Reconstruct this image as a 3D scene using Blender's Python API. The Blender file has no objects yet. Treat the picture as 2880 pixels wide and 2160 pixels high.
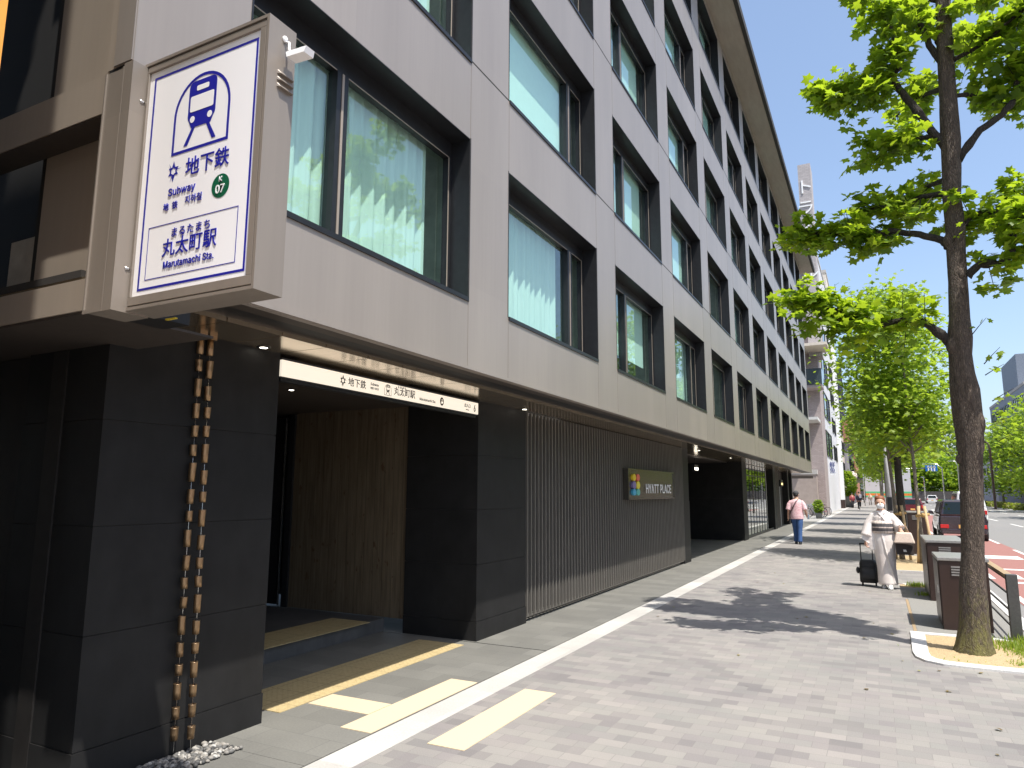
import bpy, math, random
from mathutils import Vector, Matrix
R = math.radians
SC = bpy.context.scene
COL = SC.collection

# ------------------------------------------------------------------ camera
EYE = 1.66
YAW, PITCH, ROLL = R(27.3348), R(8.73077), R(0.21028)
FPX = 1967.9 / 2880.0            # focal length as a share of the picture width
cy_, sy_, cp_, sp_ = math.cos(YAW), math.sin(YAW), math.cos(PITCH), math.sin(PITCH)
FW = Vector((-sy_*cp_, cy_*cp_, sp_)); RT0 = Vector((cy_, sy_, 0)); UP0 = RT0.cross(FW)
RT = RT0*math.cos(ROLL) + UP0*math.sin(ROLL); UP = UP0*math.cos(ROLL) - RT0*math.sin(ROLL)
cam = bpy.data.cameras.new('camera'); cam_o = bpy.data.objects.new('camera', cam); COL.objects.link(cam_o)
cam.sensor_width = 36; cam.lens = 36*FPX; cam.clip_start = 0.05; cam.clip_end = 3000
M4 = Matrix((( RT.x, UP.x, -FW.x, 0), (RT.y, UP.y, -FW.y, 0), (RT.z, UP.z, -FW.z, EYE), (0, 0, 0, 1)))
cam_o.matrix_world = M4
SC.camera = cam_o

def at(px, py, Y):
    "world point at depth Y seen at picture position (px, py) of a 2212 wide view"
    k = 2880/2212
    d = FW + RT*((px*k-1440)/1967.9) + UP*((1080-py*k)/1967.9)
    t = Y/d.y
    return Vector((d.x*t, Y, EYE + d.z*t))

# ------------------------------------------------------------------ sky and sun
SUNV = Vector((0.405, -0.25, 1.0)).normalized()
elev = math.asin(SUNV.z); azim = math.atan2(SUNV.x, SUNV.y)
w = bpy.data.worlds.new("World"); SC.world = w; w.use_nodes = True
nt = w.node_tree; nt.nodes.clear()
sky = nt.nodes.new('ShaderNodeTexSky'); sky.sky_type = 'NISHITA'; sky.sun_disc = False
sky.sun_elevation = elev; sky.sun_rotation = azim; sky.air_density = 1.0; sky.dust_density = 2.2; sky.ozone_density = 1.2
bg = nt.nodes.new('ShaderNodeBackground'); bg.inputs[1].default_value = 0.15
wo = nt.nodes.new('ShaderNodeOutputWorld')
hz_ = nt.nodes.new('ShaderNodeMix'); hz_.data_type = 'RGBA'; hz_.blend_type = 'ADD'; hz_.inputs[0].default_value = 1.0
hz_.inputs[7].default_value = (0.38, 0.52, 0.74, 1)      # thin high haze brightening the whole sky
nt.links.new(sky.outputs[0], hz_.inputs[6]); nt.links.new(hz_.outputs[2], bg.inputs[0]); nt.links.new(bg.outputs[0], wo.inputs[0])
sl = bpy.data.lights.new('sun', 'SUN'); sl.energy = 5.0; sl.angle = R(0.55); sl.color = (1, 0.955, 0.88)
so = bpy.data.objects.new('sun', sl); COL.objects.link(so); so.location = (20, -10, 40)
so.rotation_euler = SUNV.to_track_quat('Z', 'Y').to_euler()
SC.view_settings.view_transform = 'Standard'; SC.view_settings.look = 'None'
SC.view_settings.gamma = 1; SC.view_settings.exposure = 0.5
SC.cycles.max_bounces = 8; SC.cycles.transparent_max_bounces = 12
SC.cycles.sample_clamp_indirect = 6

random.seed(7)
# ------------------------------------------------------------------ materials
def newmat(name):
    m = bpy.data.materials.new(name); m.use_nodes = True
    return m, m.node_tree, m.node_tree.nodes['Principled BSDF']
def tex(nt, scale, kind='Object', stretch=(1, 1, 1), rot=(0, 0, 0)):
    tc = nt.nodes.new('ShaderNodeTexCoord'); mp = nt.nodes.new('ShaderNodeMapping')
    mp.inputs['Scale'].default_value = [s*scale for s in stretch]; mp.inputs['Rotation'].default_value = rot
    nt.links.new(tc.outputs[kind], mp.inputs[0]); return mp.outputs[0]
def ramp(nt, fac, stops):
    r = nt.nodes.new('ShaderNodeValToRGB'); nt.links.new(fac, r.inputs[0])
    e = r.color_ramp.elements
    while len(e) < len(stops): e.new(0.5)
    for el, (p, c) in zip(e, stops): el.position = p; el.color = (*c, 1)
    return r.outputs[0]
def noise(nt, vec, scale=5, detail=4, rough=0.55):
    n = nt.nodes.new('ShaderNodeTexNoise'); n.inputs['Scale'].default_value = scale
    n.inputs['Detail'].default_value = detail; n.inputs['Roughness'].default_value = rough
    nt.links.new(vec, n.inputs['Vector']); return n.outputs['Fac']
def bump(nt, b, h, strength=0.3, dist=0.01):
    n = nt.nodes.new('ShaderNodeBump'); n.inputs['Strength'].default_value = strength; n.inputs['Distance'].default_value = dist
    nt.links.new(h, n.inputs['Height']); nt.links.new(n.outputs[0], b.inputs['Normal']); return n
def mixc(nt, fac, a, b, mode='MIX'):
    n = nt.nodes.new('ShaderNodeMix'); n.data_type = 'RGBA'; n.blend_type = mode
    if isinstance(fac, (int, float)): n.inputs[0].default_value = fac
    else: nt.links.new(fac, n.inputs[0])
    for i, x in ((6, a), (7, b)):
        if isinstance(x, tuple): n.inputs[i].default_value = (*x, 1)
        else: nt.links.new(x, n.inputs[i])
    return n.outputs[2]
def simple(name, c, rough=0.6, metal=0.0, var=0.12, scale=6, stretch=(1, 1, 1), bmp=0.0, spec=None, coat=0, emit=0):
    m, t, b = newmat(name)
    b.inputs['Roughness'].default_value = rough; b.inputs['Metallic'].default_value = metal
    if spec is not None: b.inputs['Specular IOR Level'].default_value = spec
    if coat: b.inputs['Coat Weight'].default_value = coat; b.inputs['Coat Roughness'].default_value = 0.05
    if var:
        v = noise(t, tex(t, scale, stretch=stretch))
        lo = tuple(max(0, x*(1-var)) for x in c); hi = tuple(min(1, x*(1+var)) for x in c)
        t.links.new(ramp(t, v, [(0.3, lo), (0.7, hi)]), b.inputs['Base Color'])
        if bmp: bump(t, b, v, bmp)
    else: b.inputs['Base Color'].default_value = (*c, 1)
    if emit: b.inputs['Emission Color'].default_value = (*c, 1); b.inputs['Emission Strength'].default_value = emit
    return m

M = {}
def facade_metal(name, c, metal=0.55, rough=0.42):
    m, t, b = newmat(name)
    v = noise(t, tex(t, 1, stretch=(0.6, 0.6, 0.12)), 3, 5)
    v2 = noise(t, tex(t, 1, stretch=(9, 9, 0.25)), 3, 3)
    a = ramp(t, v, [(0.3, tuple(x*0.93 for x in c)), (0.7, tuple(x*1.06 for x in c))])
    bb = ramp(t, v2, [(0.3, (0.975, 0.975, 0.975)), (0.72, (1.02, 1.02, 1.02))])
    tc = t.nodes.new('ShaderNodeTexCoord'); sx = t.nodes.new('ShaderNodeSeparateXYZ'); t.links.new(tc.outputs['Object'], sx.inputs[0])
    cb = t.nodes.new('ShaderNodeCombineXYZ'); t.links.new(sx.outputs[1], cb.inputs[0]); t.links.new(sx.outputs[2], cb.inputs[1])
    pn = t.nodes.new('ShaderNodeTexBrick'); pn.offset = 0; t.links.new(cb.outputs[0], pn.inputs['Vector']); pn.inputs['Scale'].default_value = 1; pn.inputs['Mortar Size'].default_value = 0
    pn.inputs['Brick Width'].default_value = 1.679; pn.inputs['Row Height'].default_value = 1.174; pn.inputs['Color1'].default_value = (0.955, 0.955, 0.96, 1); pn.inputs['Color2'].default_value = (1.04, 1.035, 1.03, 1)
    bb = mixc(t, 1.0, bb, pn.outputs['Color'], 'MULTIPLY')
    t.links.new(mixc(t, 1.0, a, bb, 'MULTIPLY'), b.inputs['Base Color'])
    b.inputs['Metallic'].default_value = metal; b.inputs['Roughness'].default_value = rough
    w = noise(t, tex(t, 1, stretch=(1, 1, 0.3)), 1.3, 2)
    bump(t, b, w, 0.05, 0.02)
    return m
M['panel'] = facade_metal('bronze grey panel', (0.35, 0.31, 0.276), 0.35, 0.40)
M['panelside'] = facade_metal('bronze brown panel', (0.36, 0.305, 0.25), 0.2, 0.45)
M['joint'] = simple('joint', (0.03, 0.027, 0.025), 0.8, var=0)
M['blackmetal'] = simple('black aluminium', (0.022, 0.023, 0.026), 0.38, 0.3, 0.15, 3)
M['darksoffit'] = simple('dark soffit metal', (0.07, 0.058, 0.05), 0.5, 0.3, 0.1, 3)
def bronze():
    m, t, b = newmat('brushed bronze soffit')
    v = noise(t, tex(t, 1, stretch=(0.5, 14, 1)), 3, 3)
    t.links.new(ramp(t, v, [(0.3, (0.56, 0.46, 0.33)), (0.7, (0.64, 0.53, 0.39))]), b.inputs['Base Color'])
    b.inputs['Metallic'].default_value = 0.9; b.inputs['Roughness'].default_value = 0.18
    return m
M['bronze'] = bronze()
def stone(name, c):
    m, t, b = newmat(name)
    v = noise(t, tex(t, 1), 3.2, 6, 0.62); v2 = noise(t, tex(t, 1, stretch=(1, 1, 0.25)), 14, 3)
    a = ramp(t, v, [(0.3, tuple(x*0.75 for x in c)), (0.75, tuple(x*1.35 for x in c))])
    t.links.new(mixc(t, 0.25, a, ramp(t, v2, [(0.3, c), (0.8, tuple(x*1.7 for x in c))])), b.inputs['Base Color'])
    b.inputs['Roughness'].default_value = 0.5; b.inputs['Specular IOR Level'].default_value = 0.14
    bump(t, b, v2, 0.05, 0.01)
    return m
M['darkstone'] = stone('dark honed stone', (0.017, 0.0168, 0.017))
M['steel_slat'] = simple('painted steel slat', (0.17, 0.157, 0.14), 0.45, 0.35, 0.12, 8, (1, 1, 0.1))
M['speckle'] = simple('speckled dark wall', (0.016, 0.0145, 0.0125), 0.85, 0, 0.55, 60)

def glass_mat():
    m = bpy.data.materials.new('window glass'); m.use_nodes = True; t = m.node_tree; t.nodes.clear()
    out = t.nodes.new('ShaderNodeOutputMaterial'); mx = t.nodes.new('ShaderNodeMixShader')
    gl = t.nodes.new('ShaderNodeBsdfGlossy'); gl.inputs['Roughness'].default_value = 0.004; gl.inputs['Color'].default_value = (0.86, 0.98, 1, 1)
    tr = t.nodes.new('ShaderNodeBsdfTransparent'); tr.inputs[0].default_value = (0.77, 0.975, 0.90, 1)
    ge = t.nodes.new('ShaderNodeNewGeometry'); dt = t.nodes.new('ShaderNodeVectorMath'); dt.operation = 'DOT_PRODUCT'
    t.links.new(ge.outputs['Normal'], dt.inputs[0]); t.links.new(ge.outputs['Incoming'], dt.inputs[1])
    def mth(op, a, b=None):
        n = t.nodes.new('ShaderNodeMath'); n.operation = op
        for i, x in enumerate((a, b)):
            if x is None: continue
            if isinstance(x, (int, float)): n.inputs[i].default_value = x
            else: t.links.new(x, n.inputs[i])
        return n.outputs[0]
    om = mth('SUBTRACT', 1.0, mth('ABSOLUTE', dt.outputs['Value'])); p5 = mth('POWER', om, 4.0)
    frv = mth('ADD', mth('MULTIPLY', p5, 0.90), 0.13)
    v = noise(t, tex(t, 1), 0.9, 1); bp = t.nodes.new('ShaderNodeBump'); bp.inputs['Strength'].default_value = 0.02; bp.inputs['Distance'].default_value = 0.05
    t.links.new(v, bp.inputs['Height']); t.links.new(bp.outputs[0], gl.inputs['Normal'])
    t.links.new(frv, mx.inputs[0]); t.links.new(tr.outputs[0], mx.inputs[1]); t.links.new(gl.outputs[0], mx.inputs[2])
    t.links.new(mx.outputs[0], out.inputs[0]); return m
M['glass'] = glass_mat()
def leafy(name, c1, c2, c3, trans=0.5, tcol=(0.42, 0.62, 0.03)):
    m = bpy.data.materials.new(name); m.use_nodes = True; t = m.node_tree; t.nodes.clear()
    out = t.nodes.new('ShaderNodeOutputMaterial')
    df = t.nodes.new('ShaderNodeBsdfPrincipled'); df.inputs['Roughness'].default_value = 0.5
    tl = t.nodes.new('ShaderNodeBsdfTranslucent'); mx = t.nodes.new('ShaderNodeMixShader')
    g = t.nodes.new('ShaderNodeNewGeometry')
    cc = ramp(t, g.outputs['Random Per Island'], [(0.0, c1), (0.55, c2), (1.0, c3)])
    t.links.new(cc, df.inputs['Base Color'])
    t.links.new(mixc(t, 0.6, cc, tcol), tl.inputs[0])
    mx.inputs[0].default_value = trans
    t.links.new(df.outputs[0], mx.inputs[1]); t.links.new(tl.outputs[0], mx.inputs[2]); t.links.new(mx.outputs[0], out.inputs[0])
    return m
M['leaf'] = leafy('plane tree leaf', (0.04, 0.10, 0.010), (0.11, 0.21, 0.014), (0.27, 0.36, 0.02), 0.58, (0.56, 0.74, 0.03))
M['leaf2'] = leafy('young leaf', (0.05, 0.12, 0.012), (0.13, 0.24, 0.018), (0.27, 0.36, 0.03), 0.55, (0.52, 0.70, 0.05))
M['leafdark'] = leafy('wood foliage', (0.02, 0.05, 0.012), (0.045, 0.095, 0.018), (0.10, 0.17, 0.025), 0.3)
def bark(name, moss=True, c=((0.030, 0.022, 0.017), (0.15, 0.115, 0.088))):
    m, t, b = newmat(name)
    vo = t.nodes.new('ShaderNodeTexVoronoi'); vo.feature = 'DISTANCE_TO_EDGE'; vo.inputs['Scale'].default_value = 62
    n0 = noise(t, tex(t, 1), 6, 3)
    mp = tex(t, 1, stretch=(1, 1, 0.14)); ad = t.nodes.new('ShaderNodeVectorMath'); ad.operation = 'MULTIPLY_ADD'; ad.inputs[1].default_value = (0.12, 0.12, 0.12)
    cb = t.nodes.new('ShaderNodeCombineXYZ'); t.links.new(n0, cb.inputs[0]); t.links.new(n0, cb.inputs[1]); t.links.new(cb.outputs[0], ad.inputs[0]); t.links.new(mp, ad.inputs[2]); t.links.new(ad.outputs[0], vo.inputs['Vector'])
    v = noise(t, tex(t, 1, stretch=(1, 1, 0.25)), 40, 6, 0.7)
    mu0 = t.nodes.new('ShaderNodeMath'); mu0.operation = 'MULTIPLY'; t.links.new(ramp(t, vo.outputs[0], [(0.0, (0.55, 0.55, 0.55)), (0.25, (1, 1, 1))]), mu0.inputs[0]); t.links.new(v, mu0.inputs[1])
    hgt = mu0.outputs[0]
    a = ramp(t, hgt, [(0.18, c[0]), (0.58, c[1]), (0.75, tuple(min(1, x*2.0) for x in c[1]))])
    if moss:
        tc = t.nodes.new('ShaderNodeTexCoord'); sx = t.nodes.new('ShaderNodeSeparateXYZ'); t.links.new(tc.outputs['Object'], sx.inputs[0])
        mr = t.nodes.new('ShaderNodeMapRange'); mr.inputs[1].default_value = 1.8; mr.inputs[2].default_value = 0.1; mr.inputs[3].default_value = 0.1; mr.inputs[4].default_value = 1
        t.links.new(sx.outputs[2], mr.inputs[0])
        n2 = noise(t, tex(t, 1, stretch=(1, 1, 0.5)), 16, 6, 0.8)
        mu = t.nodes.new('ShaderNodeMath'); mu.operation = 'MULTIPLY'; t.links.new(mr.outputs[0], mu.inputs[0]); t.links.new(n2, mu.inputs[1])
        f = ramp(t, mu.outputs[0], [(0.36, (0, 0, 0)), (0.56, (0.65, 0.65, 0.65))])
        a = mixc(t, f, a, (0.20, 0.19, 0.05))
    t.links.new(a, b.inputs['Base Color']); b.inputs['Roughness'].default_value = 0.9
    bump(t, b, hgt, 1.0, 0.035)
    return m
M['bark'] = bark('bark'); M['bark2'] = bark('young bark', False, ((0.12, 0.10, 0.08), (0.30, 0.27, 0.22)))
M['barkdark'] = bark('dark bark', False, ((0.02, 0.016, 0.013), (0.06, 0.05, 0.04)))

def pavers():
    m, t, b = newmat('grey interlocking pavers')
    vec = tex(t, 1)
    def brick(bw, rh, off, ms):
        br = t.nodes.new('ShaderNodeTexBrick'); t.links.new(vec, br.inputs['Vector'])
        br.offset = off; br.inputs['Scale'].default_value = 1; br.inputs['Brick Width'].default_value = bw; br.inputs['Row Height'].default_value = rh
        br.inputs['Mortar Size'].default_value = ms; br.inputs['Mortar Smooth'].default_value = 0.2; br.inputs['Bias'].default_value = 0.0
        br.inputs['Color1'].default_value = (0, 0, 0, 1); br.inputs['Color2'].default_value = (1, 1, 1, 1); br.inputs['Mortar'].default_value = (0.5, 0.5, 0.5, 1); return br
    b1, b2 = brick(0.2, 0.12, 0.5, 0.0018), brick(0.3, 0.24, 0.33, 0.0)
    st = [(0.0, (0.160, 0.152, 0.150)), (0.28, (0.222, 0.206, 0.202)), (0.5, (0.255, 0.244, 0.225)), (0.75, (0.210, 0.208, 0.196)), (1.0, (0.290, 0.270, 0.252))]
    c = mixc(t, 0.38, ramp(t, b1.outputs['Color'], st), ramp(t, b2.outputs['Color'], st))
    big = noise(t, vec, 0.7, 4); c = mixc(t, 0.8, c, ramp(t, big, [(0.3, (0.84, 0.84, 0.86)), (0.7, (1.14, 1.12, 1.09))]), 'MULTIPLY')
    fine = noise(t, vec, 150, 3); c = mixc(t, 0.7, c, ramp(t, fine, [(0.3, (0.78, 0.78, 0.78)), (0.7, (1.18, 1.18, 1.18))]), 'MULTIPLY')
    sp = noise(t, vec, 22, 6, 0.8); c = mixc(t, ramp(t, sp, [(0.70, (0, 0, 0)), (0.78, (0.35, 0.35, 0.35))]), c, (0.12, 0.115, 0.11))
    gum = t.nodes.new('ShaderNodeTexVoronoi'); gum.inputs['Scale'].default_value = 1.4; t.links.new(vec, gum.inputs['Vector'])
    c = mixc(t, ramp(t, gum.outputs['Distance'], [(0.018, (0.7, 0.7, 0.7)), (0.03, (0, 0, 0))]), c, (0.10, 0.095, 0.09))
    c = mixc(t, b1.outputs['Fac'], c, (0.165, 0.156, 0.147))
    t.links.new(c, b.inputs['Base Color']); b.inputs['Roughness'].default_value = 0.85
    iv = t.nodes.new('ShaderNodeMath'); iv.operation = 'MULTIPLY_ADD'; iv.inputs[1].default_value = -1; t.links.new(b1.outputs['Fac'], iv.inputs[0]); t.links.new(fine, iv.inputs[2])
    bump(t, b, iv.outputs[0], 0.25, 0.004)
    return m
M['pavers'] = pavers()
def slabs(name, c, bw, rh, mortar=(0.10, 0.10, 0.095), off=0.5, rough=0.7):
    m, t, b = newmat(name); vec = tex(t, 1)
    br = t.nodes.new('ShaderNodeTexBrick'); t.links.new(vec, br.inputs['Vector']); br.offset = off
    br.inputs['Scale'].default_value = 1; br.inputs['Brick Width'].default_value = bw; br.inputs['Row Height'].default_value = rh
    br.inputs['Mortar Size'].default_value = 0.002
    br.inputs['Color1'].default_value = (*[x*0.9 for x in c], 1); br.inputs['Color2'].default_value = (*[x*1.12 for x in c], 1); br.inputs['Mortar'].default_value = (*mortar, 1)
    f = noise(t, vec, 70, 4); g = noise(t, vec, 1.7, 4)
    cc = mixc(t, 0.8, br.outputs['Color'], ramp(t, f, [(0.3, (0.85, 0.85, 0.85)), (0.7, (1.12, 1.12, 1.12))]), 'MULTIPLY')
    cc = mixc(t, 0.8, cc, ramp(t, g, [(0.3, (0.88, 0.88, 0.88)), (0.7, (1.1, 1.1, 1.08))]), 'MULTIPLY')
    t.links.new(cc, b.inputs['Base Color']); b.inputs['Roughness'].default_value = rough
    bump(t, b, f, 0.15, 0.003); return m
M['apron'] = slabs('grey stone slabs', (0.155, 0.152, 0.138), 0.52, 0.26)
M['granite'] = slabs('white granite strip', (0.43, 0.415, 0.39), 3, 0.9, (0.45, 0.44, 0.42))
M['kerb'] = simple('granite kerb', (0.56, 0.55, 0.53), 0.8, 0, 0.14, 12)
def tactile():
    m, t, b = newmat('yellow tactile tile'); vec = tex(t, 1)
    sx = t.nodes.new('ShaderNodeSeparateXYZ'); t.links.new(vec, sx.inputs[0])
    hs = []
    for i in (0, 1):
        a = t.nodes.new('ShaderNodeMath'); a.operation = 'MULTIPLY'; a.inputs[1].default_value = 2*math.pi/0.058; t.links.new(sx.outputs[i], a.inputs[0])
        c = t.nodes.new('ShaderNodeMath'); c.operation = 'SINE'; t.links.new(a.outputs[0], c.inputs[0]); hs.append(c.outputs[0])
    h = t.nodes.new('ShaderNodeMath'); h.operation = 'MULTIPLY'; t.links.new(hs[0], h.inputs[0]); t.links.new(hs[1], h.inputs[1])
    hh = ramp(t, h.outputs[0], [(0.45, (0, 0, 0)), (0.62, (1, 1, 1))])
    br = t.nodes.new('ShaderNodeTexBrick'); t.links.new(vec, br.inputs['Vector']); br.offset = 0
    br.inputs['Scale'].default_value = 1; br.inputs['Brick Width'].default_value = 0.29; br.inputs['Row Height'].default_value = 0.29; br.inputs['Mortar Size'].default_value = 0.0025
    f = noise(t, vec, 30, 5)
    c = ramp(t, f, [(0.3, (0.42, 0.325, 0.165)), (0.7, (0.52, 0.415, 0.22))])
    c = mixc(t, br.outputs['Fac'], c, (0.2, 0.15, 0.08))
    t.links.new(c, b.inputs['Base Color']); b.inputs['Roughness'].default_value = 0.55
    bump(t, b, hh, 0.8, 0.006); return m
M['tactile'] = tactile()
M['tactile_pale'] = simple('pale yellow guide tile', (0.58, 0.47, 0.315), 0.8, 0, 0.06, 40, bmp=0.1)
M['asphalt'] = simple('asphalt', (0.20, 0.195, 0.19), 0.9, 0, 0.14, 9, bmp=0.1)
M['redlane'] = simple('red bus lane', (0.27, 0.125, 0.11), 0.85, 0, 0.14, 10)
M['roadpaint'] = simple('road paint', (0.68, 0.67, 0.64), 0.8, 0, 0.12, 12)
M['soil'] = simple('dry sandy soil', (0.40, 0.30, 0.17), 0.95, 0, 0.35, 24, bmp=0.5)
M['rust_paint'] = simple('dark brown enamel', (0.042, 0.024, 0.020), 0.35, 0.1, 0.08, 3)
M['cabinet_top'] = simple('dusty cabinet lid', (0.30, 0.29, 0.28), 0.4, 0.3, 0.15, 10)
M['railpaint'] = simple('dark grey rail paint', (0.075, 0.075, 0.072), 0.45, 0.3, 0.15, 10)
M['railtop'] = simple('tan rail cap', (0.36, 0.25, 0.14), 0.5, 0, 0.15, 10)
M['white'] = simple('white enamel', (0.80, 0.80, 0.80), 0.4, 0, 0.03, 4)
M['signwhite'] = simple('white acrylic', (0.86, 0.86, 0.88), 0.3, 0, 0.0)
M['signblue'] = simple('sign blue', (0.010, 0.012, 0.30), 0.4, 0, 0)
M['signgreen'] = simple('sign green', (0.0, 0.10, 0.045), 0.4, 0, 0)
M['signframe'] = facade_metal('sign case metal', (0.27, 0.235, 0.20), 0.3, 0.45)
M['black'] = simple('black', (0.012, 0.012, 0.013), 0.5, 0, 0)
M['chrome'] = simple('steel', (0.6, 0.6, 0.6), 0.25, 0.9, 0)
def cupmat():
    m, t, b = newmat('brushed copper')
    g = t.nodes.new('ShaderNodeNewGeometry')
    t.links.new(ramp(t, g.outputs['Random Per Island'], [(0, (0.26, 0.15, 0.085)), (0.5, (0.33, 0.215, 0.125)), (1, (0.28, 0.22, 0.13))]), b.inputs['Base Color'])
    b.inputs['Metallic'].default_value = 0.9; b.inputs['Roughness'].default_value = 0.36; return m
M['copper'] = cupmat()
def wood():
    m, t, b = newmat('knotty timber boards'); vec = tex(t, 1)
    br = t.nodes.new('ShaderNodeTexBrick'); 
    mp = t.nodes.new('ShaderNodeMapping'); mp.inputs['Rotation'].default_value = (R(90), 0, R(90)); t.links.new(vec, mp.inputs[0])
    v = noise(t, tex(t, 1, stretch=(9, 9, 0.6)), 3, 6, 0.6)
    c = ramp(t, v, [(0.3, (0.080, 0.060, 0.038)), (0.7, (0.155, 0.120, 0.080))])
    k = noise(t, tex(t, 1, stretch=(1, 1, 0.5)), 17, 2, 0.4)
    c = mixc(t, ramp(t, k, [(0.66, (0, 0, 0)), (0.72, (0.8, 0.8, 0.8))]), c, (0.07, 0.035, 0.015))
    w = t.nodes.new('ShaderNodeTexWave'); w.bands_direction = 'X'; w.inputs['Scale'].default_value = 2.2; w.inputs['Distortion'].default_value = 0; t.links.new(vec, w.inputs['Vector'])
    c = mixc(t, ramp(t, w.outputs['Fac'], [(0.0, (0.7, 0.7, 0.7)), (0.01, (0, 0, 0))]), c, (0.03, 0.02, 0.01))
    t.links.new(c, b.inputs['Base Color']); b.inputs['Roughness'].default_value = 0.55; bump(t, b, v, 0.4, 0.01); return m
M['wood'] = wood()
def fabric(name, c, trans=0.0, rough=0.9, var=0.05, sc=40, stretch=(1, 1, 1)):
    m = simple(name, c, rough, 0, var, sc, stretch); return m
def curtain_mat():
    m = bpy.data.materials.new('sheer curtain'); m.use_nodes = True; t = m.node_tree; t.nodes.clear()
    out = t.nodes.new('ShaderNodeOutputMaterial'); d = t.nodes.new('ShaderNodeBsdfDiffuse'); tl = t.nodes.new('ShaderNodeBsdfTranslucent'); mx = t.nodes.new('ShaderNodeMixShader')
    v = noise(t, tex(t, 1, stretch=(30, 30, 0.2)), 1, 2)
    c = ramp(t, v, [(0.3, (0.84, 0.86, 0.83)), (0.7, (0.94, 0.95, 0.93))])
    t.links.new(c, d.inputs[0]); t.links.new(c, tl.inputs[0]); mx.inputs[0].default_value = 0.25
    t.links.new(d.outputs[0], mx.inputs[1]); t.links.new(tl.outputs[0], mx.inputs[2]); t.links.new(mx.outputs[0], out.inputs[0]); return m
M['curtain'] = curtain_mat()
M['blind'] = simple('roller blind', (0.80, 0.82, 0.80), 0.9, 0, 0.02, 3)
M['interior'] = simple('room interior', (0.55, 0.54, 0.50), 0.9, 0, 0.2, 1)
M['pebble'] = None
def pebble():
    m, t, b = newmat('pale pebbles'); g = t.nodes.new('ShaderNodeNewGeometry')
    t.links.new(ramp(t, g.outputs['Random Per Island'], [(0, (0.04, 0.04, 0.04)), (0.35, (0.13, 0.127, 0.12)), (0.7, (0.27, 0.25, 0.22)), (1, (0.42, 0.41, 0.38))]), b.inputs['Base Color'])
    b.inputs['Roughness'].default_value = 0.7; return m
M['pebble'] = pebble()

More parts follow.
